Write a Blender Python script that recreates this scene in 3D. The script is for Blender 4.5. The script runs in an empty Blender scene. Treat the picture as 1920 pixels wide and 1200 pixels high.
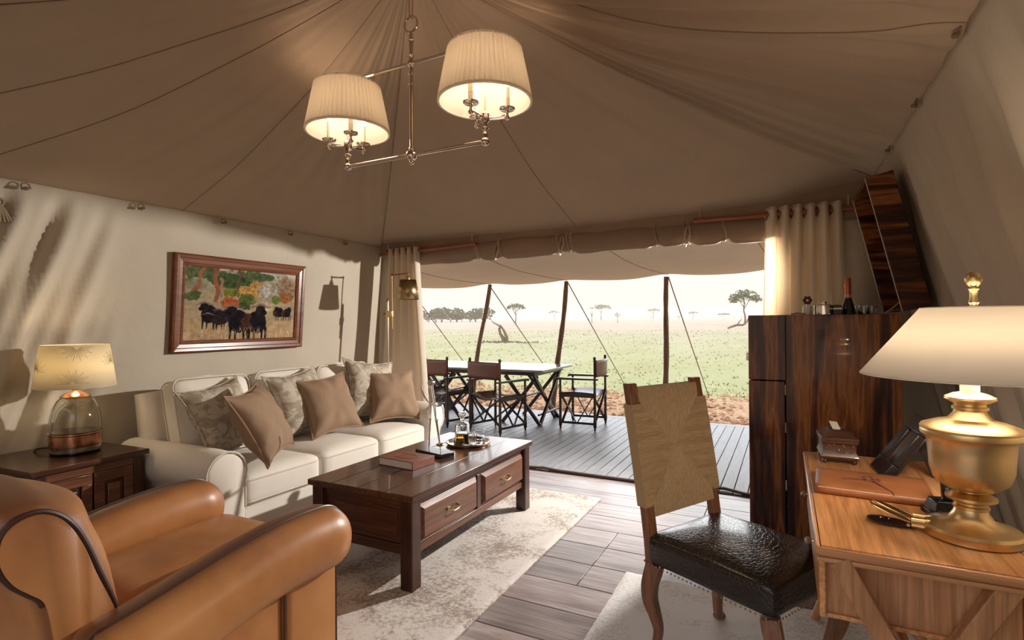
import bpy, bmesh, math, random
import numpy as np
from mathutils import Vector, Matrix, noise

random.seed(7)
SC = bpy.context.scene
COL = SC.collection
PI = math.pi
rad = math.radians

# ------------------------------------------------------------------ camera
H = 1.35
FPX = 1010.0
def make_camera():
    yaw, pit, roll = rad(27.0), -math.atan(5 / FPX), rad(-0.4)
    dY = np.array([math.sin(yaw), 0, math.cos(yaw)]); dX = np.array([math.cos(yaw), 0, -math.sin(yaw)])
    dZ = np.array([0, -1, 0.])
    Rp = np.array([[1, 0, 0], [0, math.cos(pit), -math.sin(pit)], [0, math.sin(pit), math.cos(pit)]])
    Rr = np.array([[math.cos(roll), -math.sin(roll), 0], [math.sin(roll), math.cos(roll), 0], [0, 0, 1]])
    M = Rr @ Rp @ np.array([dX, dY, dZ]).T
    cam = bpy.data.cameras.new('camera')
    cam.sensor_width = 36.0
    cam.lens = FPX / 1920 * 36.0
    cam.clip_end = 5000
    cam.clip_start = 0.02
    o = bpy.data.objects.new('camera', cam)
    r, d, f = M[0], M[1], M[2]
    mw = Matrix(((r[0], -d[0], -f[0], 0), (r[1], -d[1], -f[1], 0), (r[2], -d[2], -f[2], H), (0, 0, 0, 1)))
    o.matrix_world = mw
    COL.objects.link(o)
    SC.camera = o
make_camera()

# ------------------------------------------------------------------ world and large lights
w = bpy.data.worlds.new('sky'); SC.world = w; w.use_nodes = True
nt = w.node_tree; nt.nodes.clear()
n_out = nt.nodes.new('ShaderNodeOutputWorld'); n_bg = nt.nodes.new('ShaderNodeBackground')
n_tc = nt.nodes.new('ShaderNodeTexCoord'); n_sep = nt.nodes.new('ShaderNodeSeparateXYZ')
n_rmp = nt.nodes.new('ShaderNodeValToRGB')
nt.links.new(n_tc.outputs['Generated'], n_sep.inputs[0]); nt.links.new(n_sep.outputs['Z'], n_rmp.inputs[0])
e = n_rmp.color_ramp.elements
e[0].position = 0.0; e[0].color = (0.71, 0.61, 0.535, 1)
e[1].position = 0.75; e[1].color = (1.55, 1.70, 1.95, 1)
x_ = e.new(0.22); x_.color = (1.15, 1.08, 1.03, 1)
nt.links.new(n_rmp.outputs[0], n_bg.inputs[0]); n_bg.inputs[1].default_value = 1.15
nt.links.new(n_bg.outputs[0], n_out.inputs[0])

# the low warm light that comes in past the trunk bar and throws the lamp's shadow on the left wall
sp = bpy.data.lights.new('low_warm_light', 'SPOT'); sp.energy = 630; sp.color = (1.0, 0.94, 0.86)
sp.spot_size = rad(102); sp.spot_blend = 0.5; sp.shadow_soft_size = 0.03
spo = bpy.data.objects.new('low_warm_light', sp); COL.objects.link(spo)
spo.location = (0.02, 5.2, 1.925)
spo.rotation_euler = (Vector((-3.2, 2.65, 1.05)) - Vector(spo.location)).to_track_quat('-Z', 'Y').to_euler()

# hazy low sun ahead and to the left, above the awning's edge
su = bpy.data.lights.new('hazy_sun', 'SUN'); su.energy = 3.5; su.angle = rad(75); su.color = (.93, .97, 1.0)
suo = bpy.data.objects.new('hazy_sun', su); COL.objects.link(suo)
suo.location = (-8, 16, 6)
suo.rotation_euler = Vector((.50, -.83, -math.tan(rad(13)))).to_track_quat('-Z', 'Y').to_euler()

vs = SC.view_settings
vs.view_transform = 'Standard'; vs.look = 'None'; vs.gamma = 1.0; vs.use_curve_mapping = False
vs.exposure = 0.15
SC.cycles.max_bounces = 8; SC.cycles.diffuse_bounces = 4; SC.cycles.glossy_bounces = 4; SC.cycles.transmission_bounces = 8
SC.cycles.caustics_reflective = False; SC.cycles.caustics_refractive = False; SC.cycles.volume_bounces = 1; SC.cycles.adaptive_threshold = 0.025

# ------------------------------------------------------------------ materials
MATS = {}
def _new(name):
    m = bpy.data.materials.new(name); m.use_nodes = True
    m.node_tree.nodes.clear()
    MATS[name] = m
    return m, m.node_tree.nodes, m.node_tree.links
def _pr(N, L, base=(.8, .8, .8), rough=.5, metal=0., **kw):
    p = N.new('ShaderNodeBsdfPrincipled'); o = N.new('ShaderNodeOutputMaterial')
    L.new(p.outputs[0], o.inputs[0])
    p.inputs['Base Color'].default_value = (*base, 1); p.inputs['Roughness'].default_value = rough
    p.inputs['Metallic'].default_value = metal
    for k, v in kw.items():
        p.inputs[k].default_value = (*v, 1) if isinstance(v, tuple) else v
    return p, o
def ramp(N, cols):
    r = N.new('ShaderNodeValToRGB'); el = r.color_ramp.elements
    el[0].position, el[0].color = cols[0][0], (*cols[0][1], 1)
    el[1].position, el[1].color = cols[-1][0], (*cols[-1][1], 1)
    for p, c in cols[1:-1]:
        q = el.new(p); q.color = (*c, 1)
    return r
def coords(N, L, scale=(1, 1, 1), rnd=True, rot=(0, 0, 0)):
    tc = N.new('ShaderNodeTexCoord'); mp = N.new('ShaderNodeMapping')
    mp.inputs['Scale'].default_value = scale; mp.inputs['Rotation'].default_value = rot
    if rnd:
        oi = N.new('ShaderNodeObjectInfo'); ml = N.new('ShaderNodeMath'); ml.operation = 'MULTIPLY'; ml.inputs[1].default_value = 37.0
        ad = N.new('ShaderNodeVectorMath'); ad.operation = 'ADD'
        L.new(oi.outputs['Random'], ml.inputs[0]); L.new(tc.outputs['Object'], ad.inputs[0]); L.new(ml.outputs[0], ad.inputs[1])
        L.new(ad.outputs[0], mp.inputs[0])
    else:
        L.new(tc.outputs['Object'], mp.inputs[0])
    return mp
def noise_n(N, L, src, scale, detail=4, rough=.55, dist=0.):
    n = N.new('ShaderNodeTexNoise'); n.inputs['Scale'].default_value = scale; n.inputs['Detail'].default_value = detail
    n.inputs['Roughness'].default_value = rough; n.inputs['Distortion'].default_value = dist
    L.new(src.outputs[0], n.inputs['Vector'])
    return n
def bump_n(N, L, p, src, strength=.2, dist=.01):
    b = N.new('ShaderNodeBump'); b.inputs['Strength'].default_value = strength; b.inputs['Distance'].default_value = dist
    L.new(src, b.inputs['Height']); L.new(b.outputs[0], p.inputs['Normal'])
    return b
def plain(name, base, rough=.5, metal=0., var=.0, vscale=6., bump=0., bscale=60., **kw):
    m, N, L = _new(name)
    p, o = _pr(N, L, base, rough, metal, **kw)
    if var or bump:
        c = coords(N, L)
    if var:
        n = noise_n(N, L, c, vscale)
        lo = tuple(v * (1 - var) for v in base); hi = tuple(min(1, v * (1 + var)) for v in base)
        r = ramp(N, [(.3, lo), (.7, hi)]); L.new(n.outputs[0], r.inputs[0]); L.new(r.outputs[0], p.inputs['Base Color'])
    if bump:
        n2 = noise_n(N, L, c, bscale, 3); bump_n(N, L, p, n2.outputs[0], bump, .004)
    return m
def wood(name, cols, axis, scale=1., rough=.4, coat=0., stretch=14., contrast=(.25, .75), bump=.12, rndv=.25, spec=.5):
    m, N, L = _new(name)
    p, o = _pr(N, L, cols[0], rough); p.inputs['Specular IOR Level'].default_value = spec
    if coat:
        p.inputs['Coat Weight'].default_value = coat; p.inputs['Coat Roughness'].default_value = .06
    s = [stretch, stretch, stretch]; s[axis] = 1.0
    c = coords(N, L, tuple(v * scale for v in s))
    n = noise_n(N, L, c, 1.3, 5, .6, 1.2)
    k = len(cols); lo, hi = contrast
    r = ramp(N, [(lo + (hi - lo) * i / (k - 1), cols[i]) for i in range(k)])
    L.new(n.outputs[0], r.inputs[0])
    s2 = [90, 90, 90]; s2[axis] = 3.5
    c2 = coords(N, L, tuple(v * scale for v in s2))
    n2 = noise_n(N, L, c2, 1.0, 3, .6)
    mx = N.new('ShaderNodeMixRGB'); mx.blend_type = 'MULTIPLY'; mx.inputs[0].default_value = .55
    r2 = ramp(N, [(.36, (.45, .42, .4)), (.58, (1, 1, 1))]); L.new(n2.outputs[0], r2.inputs[0])
    L.new(r.outputs[0], mx.inputs[1]); L.new(r2.outputs[0], mx.inputs[2])
    oi = N.new('ShaderNodeObjectInfo'); hs = N.new('ShaderNodeHueSaturation')
    mr = N.new('ShaderNodeMapRange'); mr.inputs[3].default_value = 1 - rndv; mr.inputs[4].default_value = 1 + rndv
    L.new(oi.outputs['Random'], mr.inputs[0]); L.new(mr.outputs[0], hs.inputs['Value']); L.new(mx.outputs[0], hs.inputs['Color'])
    L.new(hs.outputs[0], p.inputs['Base Color'])
    if bump: bump_n(N, L, p, n2.outputs[0], bump, .003)
    return m
def fabric(name, base, var=.06, transl=0., weave=900., rough=.9, sheen=0., vscale=2.5, tcol=None, wr=.0):
    m, N, L = _new(name)
    p, o = _pr(N, L, base, rough)
    p.inputs['Specular IOR Level'].default_value = .15
    if sheen:
        p.inputs['Sheen Weight'].default_value = sheen; p.inputs['Sheen Roughness'].default_value = .35
        p.inputs['Sheen Tint'].default_value = (*[min(1, v * 2.2) for v in base], 1)
    c = coords(N, L, rnd=False)
    n = noise_n(N, L, c, vscale, 5)
    lo = tuple(v * (1 - var) for v in base); hi = tuple(min(1, v * (1 + var)) for v in base)
    r = ramp(N, [(.3, lo), (.7, hi)]); L.new(n.outputs[0], r.inputs[0]); L.new(r.outputs[0], p.inputs['Base Color'])
    n2 = noise_n(N, L, c, weave, 1)
    b = bump_n(N, L, p, n2.outputs[0], .25, .0006)
    if wr:
        n3 = noise_n(N, L, c, 7., 4, .5, .6); b2 = N.new('ShaderNodeBump'); b2.inputs['Strength'].default_value = wr; b2.inputs['Distance'].default_value = .02
        L.new(n3.outputs[0], b2.inputs['Height']); L.new(b2.outputs[0], b.inputs['Normal'])
    if transl:
        t = N.new('ShaderNodeBsdfTranslucent'); t.inputs[0].default_value = (*(tcol or base), 1)
        mx = N.new('ShaderNodeMixShader'); mx.inputs[0].default_value = transl
        L.new(p.outputs[0], mx.inputs[1]); L.new(t.outputs[0], mx.inputs[2]); L.new(mx.outputs[0], o.inputs[0])
    return m

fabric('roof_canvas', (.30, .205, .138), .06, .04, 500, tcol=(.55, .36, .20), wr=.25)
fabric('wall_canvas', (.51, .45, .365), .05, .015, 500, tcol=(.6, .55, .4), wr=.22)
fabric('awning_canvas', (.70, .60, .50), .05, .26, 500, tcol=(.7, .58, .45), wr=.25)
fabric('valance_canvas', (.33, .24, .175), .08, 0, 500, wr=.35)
fabric('webbing', (.60, .47, .34), .08, 0, 1400)
fabric('curtain_cloth', (.84, .79, .73), .05, .5, 700, tcol=(.9, .78, .62))
wood('floor_wood', [(.15, .11, .105), (.24, .19, .185), (.35, .295, .29), (.285, .245, .24)], 0, 1.0, .30, rndv=.22)
wood('deck_wood', [(.15, .152, .165), (.20, .202, .217), (.25, .25, .265)], 1, 1.2, .42, rndv=.10, spec=.2)
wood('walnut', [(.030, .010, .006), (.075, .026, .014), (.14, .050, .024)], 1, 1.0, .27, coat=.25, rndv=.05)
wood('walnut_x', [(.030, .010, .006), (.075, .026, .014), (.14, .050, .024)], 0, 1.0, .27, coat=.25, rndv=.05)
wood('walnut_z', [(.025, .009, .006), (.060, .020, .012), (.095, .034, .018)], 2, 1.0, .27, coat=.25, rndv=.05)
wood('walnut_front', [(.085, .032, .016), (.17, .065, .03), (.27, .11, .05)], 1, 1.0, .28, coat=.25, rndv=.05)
wood('desk_oak', [(.50, .205, .075), (.74, .36, .145), (.86, .50, .24)], 1, 1.0, .30, coat=.15, rndv=.05, stretch=18, bump=.05)
wood('desk_oak_x', [(.42, .18, .075), (.62, .31, .14), (.74, .42, .21)], 0, 1.0, .36, rndv=.05, stretch=18)
wood('desk_oak_z', [(.40, .19, .085), (.58, .30, .145), (.68, .40, .21)], 2, 1.0, .42, rndv=.05, stretch=18)
wood('chair_wood', [(.17, .070, .035), (.24, .105, .055), (.30, .145, .08)], 2, 1.0, .35, rndv=.04)
wood('frame_wood', [(.10, .028, .012), (.19, .058, .024), (.27, .095, .04)], 1, 1.0, .3, coat=.2, rndv=.08)
wood('rod_wood', [(.24, .075, .03), (.33, .11, .05), (.40, .15, .07)], 0, 1.0, .35, rndv=.05)
wood('pole_wood', [(.10, .055, .032), (.19, .115, .07), (.29, .19, .12)], 2, 1.2, .8, rndv=.1, bump=.5)
wood('black_wood', [(.014, .008, .006), (.028, .014, .010), (.04, .02, .014)], 2, 1.0, .3, coat=.2, rndv=.05)
def rosewood(name, grain, rot):
    m, N, L = _new(name)
    p, o = _pr(N, L, (.1, .03, .01), .25); p.inputs['Specular IOR Level'].default_value = .3
    p.inputs['Coat Weight'].default_value = .22; p.inputs['Coat Roughness'].default_value = .03
    s = [1.0, 1.0, 1.0]; s[grain] = .085                     # stretched along the grain
    c = coords(N, L, tuple(s), rnd=False, rot=rot)
    n1 = noise_n(N, L, c, 6.0, 2, .5, .35)                   # big flame figure
    k = N.new('ShaderNodeMath'); k.operation = 'MULTIPLY'; k.inputs[1].default_value = 24.0; L.new(n1.outputs[0], k.inputs[0])
    sn = N.new('ShaderNodeMath'); sn.operation = 'SINE'; L.new(k.outputs[0], sn.inputs[0])
    n2 = noise_n(N, L, c, 34, 4, .6, .2)
    mx = N.new('ShaderNodeMath'); mx.operation = 'MULTIPLY_ADD'; mx.inputs[1].default_value = .26; L.new(sn.outputs[0], mx.inputs[0]); L.new(n2.outputs[0], mx.inputs[2])
    r = ramp(N, [(.22, (.028, .008, .005)), (.38, (.085, .024, .010)), (.52, (.16, .050, .016)), (.66, (.30, .115, .034)), (.80, (.15, .045, .014))])
    L.new(mx.outputs[0], r.inputs[0]); L.new(r.outputs[0], p.inputs['Base Color'])
    return m
rosewood('rosewood', 2, (0, 0, 0))
rosewood('rosewood_cross', 0, (0, .12, 0))
def tan_leather():
    m, N, L = _new('tan_leather')
    p, o = _pr(N, L, (.37, .148, .042), .40)
    p.inputs['Coat Weight'].default_value = .18; p.inputs['Coat Roughness'].default_value = .32
    c = coords(N, L)
    n = noise_n(N, L, c, 3.0, 5, .6)
    r = ramp(N, [(.28, (.33, .125, .038)), (.5, (.46, .195, .062)), (.72, (.54, .245, .082))]); L.new(n.outputs[0], r.inputs[0])
    a = N.new('ShaderNodeAttribute'); a.attribute_name = 'burnish'                 # darker burnished hide along the seams
    mx = N.new('ShaderNodeMixRGB'); mx.inputs[2].default_value = (.085, .026, .014, 1)
    L.new(a.outputs['Fac'], mx.inputs[0]); L.new(r.outputs[0], mx.inputs[1]); L.new(mx.outputs[0], p.inputs['Base Color'])
    n2 = noise_n(N, L, c, 260, 3); bump_n(N, L, p, n2.outputs[0], .08, .004)
tan_leather()
plain('dark_leather_piping', (.05, .018, .012), .4)
plain('sling_leather', (.055, .022, .016), .32, var=.2, vscale=4, bump=.1, bscale=200)
plain('sling_leather_back', (.11, .032, .018), .35, var=.15, vscale=4, bump=.1, bscale=200)
def croc():
    m, N, L = _new('croc_leather')
    p, o = _pr(N, L, (.009, .006, .006), .27)
    p.inputs['Coat Weight'].default_value = .35; p.inputs['Coat Roughness'].default_value = .15
    c = coords(N, L, (1, 1, 1), rnd=False)
    v = N.new('ShaderNodeTexVoronoi'); v.feature = 'DISTANCE_TO_EDGE'; v.inputs['Scale'].default_value = 62
    L.new(c.outputs[0], v.inputs['Vector'])
    r = ramp(N, [(.0, (0, 0, 0)), (.12, (1, 1, 1))]); L.new(v.outputs['Distance'], r.inputs[0])
    n = noise_n(N, L, c, 9, 4, .6, 1.0)
    ad = N.new('ShaderNodeMath'); ad.operation = 'ADD'; L.new(r.outputs[0], ad.inputs[0]); L.new(n.outputs[0], ad.inputs[1])
    bump_n(N, L, p, ad.outputs[0], .30, .003)
    return m
croc()
fabric('sofa_linen', (.80, .745, .67), .03, 0, 900, wr=.06)
fabric('sofa_piping', (.70, .63, .54), .03, 0, 900)
fabric('tan_velvet', (.30, .20, .132), .10, 0, 1500, rough=.8, sheen=.35, wr=.35)
def damask():
    m, N, L = _new('damask')
    p, o = _pr(N, L, (.5, .45, .38), .75)
    p.inputs['Specular IOR Level'].default_value = .25
    c = coords(N, L, rnd=False)
    n = noise_n(N, L, c, 11, 6, .62, 1.6)
    r = ramp(N, [(.38, (.33, .265, .195)), (.48, (.40, .33, .25)), (.53, (.55, .49, .41)), (.66, (.48, .42, .34))])
    L.new(n.outputs[0], r.inputs[0]); L.new(r.outputs[0], p.inputs['Base Color'])
    n2 = noise_n(N, L, c, 7, 4, .5, .6); bump_n(N, L, p, n2.outputs[0], .3, .02)
damask()
def rug(name, a, b, s, thr):
    m, N, L = _new(name)
    p, o = _pr(N, L, a, .95); p.inputs['Specular IOR Level'].default_value = .1
    c = coords(N, L, rnd=False)
    n1 = noise_n(N, L, c, 3.0, 5, .6, .8); n2 = noise_n(N, L, c, s, 4, .7, .5)
    ml = N.new('ShaderNodeMath'); ml.operation = 'MULTIPLY'; L.new(n1.outputs[0], ml.inputs[0]); L.new(n2.outputs[0], ml.inputs[1])
    r = ramp(N, [(thr, a), (thr + .06, tuple((x + y) / 2 for x, y in zip(a, b))), (thr + .14, b)])
    L.new(ml.outputs[0], r.inputs[0]); L.new(r.outputs[0], p.inputs['Base Color'])
    n3 = noise_n(N, L, c, 420, 2); bump_n(N, L, p, n3.outputs[0], .6, .006)
rug('rug_wool', (.76, .71, .67), (.36, .29, .25), 46, .215)
rug('rug_pale', (.86, .85, .84), (.60, .585, .575), 60, .25)
plain('nickel', (.75, .66, .58), .10, 1.0)
plain('chrome', (.80, .78, .76), .12, 1.0)
plain('steel', (.50, .47, .43), .28, 1.0)
plain('brass', (.76, .56, .29), .34, 1.0, var=.08, vscale=5)
plain('bronze', (.32, .19, .08), .30, 1.0, var=.15, vscale=8)
plain('copper', (.55, .28, .17), .26, 1.0, var=.12, vscale=5)
plain('antique_brass', (.42, .31, .16), .3, 1.0)
plain('black_plastic', (.010, .011, .014), .22)
plain('black_leather', (.022, .017, .017), .30, bump=.15, bscale=180)
plain('grey_plastic', (.30, .31, .33), .35)
plain('red_plastic', (.6, .05, .04), .4)
plain('paper', (.78, .74, .66), .85)
plain('book_leather', (.20, .062, .038), .42, var=.15, vscale=12, bump=.1, bscale=160)
plain('folio_leather', (.36, .135, .052), .48, var=.2, vscale=7, bump=.12, bscale=160)
plain('box_carved', (.085, .034, .022), .35, var=.25, vscale=25, **{'Coat Weight': .3})
plain('box_gilt', (.28, .15, .07), .35, .6)
plain('candle_cream', (.80, .66, .48), .5)
plain('rope', (.26, .20, .13), .9, bump=.4, bscale=300)
plain('toggle_wood', (.20, .12, .065), .5)
plain('seam_thread', (.27, .185, .12), .9)
plain('cable', (.012, .011, .010), .5)
plain('threshold_brown', (.055, .030, .020), .7)
plain('foil_copper', (.52, .15, .075), .38, .55, bump=.4, bscale=90)
plain('label_peach', (.75, .40, .30), .6)
plain('bottle_green', (.008, .014, .009), .05, **{'Coat Weight': .5})
plain('burgundy', (.12, .012, .02), .35)
plain('stone_white', (.8, .79, .76), .4)
plain('table_top', (.30, .275, .255), .16, var=.2, vscale=4, **{'Coat Weight': 1.0, 'Coat Roughness': .12})  # dark wood, its base colour greyed and lightened to carry the sky's glare
plain('slab_base', (.2, .15, .11), .9)
def rush():
    for nm, ax in (('rush_vertical', 2), ('rush_horizontal', 0)):
        m, N, L = _new(nm)
        p, o = _pr(N, L, (.42, .28, .15), .7); p.inputs['Specular IOR Level'].default_value = .2
        s = [330, 330, 330]; s[ax] = 4.0
        c = coords(N, L, tuple(s), rnd=False)
        n = noise_n(N, L, c, 1.0, 3, .6)
        r = ramp(N, [(.25, (.30, .20, .11)), (.45, (.42, .30, .17)), (.7, (.52, .39, .24))])
        L.new(n.outputs[0], r.inputs[0]); L.new(r.outputs[0], p.inputs['Base Color'])
        bump_n(N, L, p, n.outputs[0], .4, .002)
rush()
def glassmat(name, col=(1, 1, 1), rough=0., ior=1.45):
    m, N, L = _new(name)
    p, o = _pr(N, L, col, rough); p.inputs['Transmission Weight'].default_value = 1.0; p.inputs['IOR'].default_value = ior
    return m
glassmat('clear_glass', (.97, .98, .97)); glassmat('whisky', (.90, .38, .04), 0, 1.35)
glassmat('seeded_glass', (.90, .90, .86), .03)
def shade(name, col, transl, tcol):
    m, N, L = _new(name)
    p, o = _pr(N, L, col, .9); p.inputs['Specular IOR Level'].default_value = .1
    t = N.new('ShaderNodeBsdfTranslucent'); t.inputs[0].default_value = (*tcol, 1)
    mx = N.new('ShaderNodeMixShader'); mx.inputs[0].default_value = transl
    L.new(p.outputs[0], mx.inputs[1]); L.new(t.outputs[0], mx.inputs[2]); L.new(mx.outputs[0], o.inputs[0])
shade('pleated_shade', (.80, .76, .70), .42, (.95, .86, .74))
shade('shade_lining', (.88, .82, .72), .42, (.95, .86, .74))
shade('cream_shade', (.82, .76, .60), .42, (.94, .85, .64))
shade('white_shade', (.88, .85, .80), .30, (.95, .90, .82))
plain('embroidery', (.55, .47, .26), .8)
def emit(name, col, s):
    m, N, L = _new(name)
    q = N.new('ShaderNodeEmission'); q.inputs[0].default_value = (*col, 1); q.inputs[1].default_value = s
    o = N.new('ShaderNodeOutputMaterial'); L.new(q.outputs[0], o.inputs[0])
emit('bulb_glow', (1.0, .78, .5), 14)
def painting_mat():
    m, N, L = _new('painted_canvas')
    p, o = _pr(N, L, (.5, .5, .5), .9); p.inputs['Specular IOR Level'].default_value = .08
    a = N.new('ShaderNodeAttribute'); a.attribute_name = 'paint'; L.new(a.outputs['Color'], p.inputs['Base Color'])
    c = coords(N, L, rnd=False); n = noise_n(N, L, c, 160, 4); bump_n(N, L, p, n.outputs[0], .3, .003)
painting_mat()
def ground_mat():
    m, N, L = _new('savanna_ground')
    p, o = _pr(N, L, (.4, .4, .2), .95); p.inputs['Specular IOR Level'].default_value = .05
    tc = N.new('ShaderNodeTexCoord'); sx = N.new('ShaderNodeSeparateXYZ'); L.new(tc.outputs['Object'], sx.inputs[0])
    big = noise_n(N, L, coords(N, L, (.5, .5, .5), rnd=False), 1.0, 5, .6, .3)
    # dirt verge -> green plain -> dry straw plain, borders broken up by noise
    sc_ = N.new('ShaderNodeMath'); sc_.operation = 'MULTIPLY_ADD'; sc_.inputs[1].default_value = 3.2; L.new(big.outputs[0], sc_.inputs[0]); L.new(sx.outputs['Y'], sc_.inputs[2])
    mr = N.new('ShaderNodeMapRange'); mr.inputs[1].default_value = 11.6; mr.inputs[2].default_value = 13.4; L.new(sc_.outputs[0], mr.inputs[0])
    fine = noise_n(N, L, coords(N, L, (1, 1, 1), rnd=False), 9, 6, .65)
    dr = ramp(N, [(.3, (0.336, 0.192, 0.104)), (.5, (0.496, 0.312, 0.184)), (.7, (0.608, 0.432, 0.288))]); L.new(fine.outputs[0], dr.inputs[0])
    mid = noise_n(N, L, coords(N, L, (.22, .07, .2), rnd=False), 1.2, 7, .68)
    gr = ramp(N, [(.30, (0.333, 0.282, 0.154)), (.45, (0.352, 0.339, 0.166)), (.60, (0.384, 0.365, 0.205)), (.75, (0.448, 0.397, 0.269))]); L.new(mid.outputs[0], gr.inputs[0])
    far = N.new('ShaderNodeMapRange'); far.inputs[1].default_value = 26; far.inputs[2].default_value = 100
    ad = N.new('ShaderNodeMath'); ad.operation = 'MULTIPLY_ADD'; ad.inputs[1].default_value = 30; L.new(mid.outputs[0], ad.inputs[0]); L.new(sx.outputs['Y'], ad.inputs[2])
    L.new(ad.outputs[0], far.inputs[0])
    st = ramp(N, [(.3, (0.397, 0.314, 0.224)), (.7, (0.486, 0.397, 0.301))]); L.new(mid.outputs[0], st.inputs[0])
    m1 = N.new('ShaderNodeMixRGB'); L.new(far.outputs[0], m1.inputs[0]); L.new(gr.outputs[0], m1.inputs[1]); L.new(st.outputs[0], m1.inputs[2])
    m2 = N.new('ShaderNodeMixRGB'); L.new(mr.outputs[0], m2.inputs[0]); L.new(dr.outputs[0], m2.inputs[1]); L.new(m1.outputs[0], m2.inputs[2])
    L.new(m2.outputs[0], p.inputs['Base Color'])
    bump_n(N, L, p, fine.outputs[0], .8, .05)
ground_mat()
plain('dirt_clod', (.46, .26, .145), .95, var=.35, vscale=8)
plain('grass_blade', (.48, .465, .24), .9, var=.3, vscale=3)
plain('acacia_leaf', (.16, .17, .075), .9, var=.3, vscale=2)
plain('bark', (.19, .13, .085), .9)
plain('dead_wood', (.22, .16, .11), .9)
# ------------------------------------------------------------------ geometry helpers
INV = {}
def M3(rx=0, ry=0, rz=0):
    return Matrix.Rotation(rad(rz), 4, 'Z') @ Matrix.Rotation(rad(ry), 4, 'Y') @ Matrix.Rotation(rad(rx), 4, 'X')
def TR(x, y, z, rx=0, ry=0, rz=0):
    return Matrix.Translation((x, y, z)) @ M3(rx, ry, rz)

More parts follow.
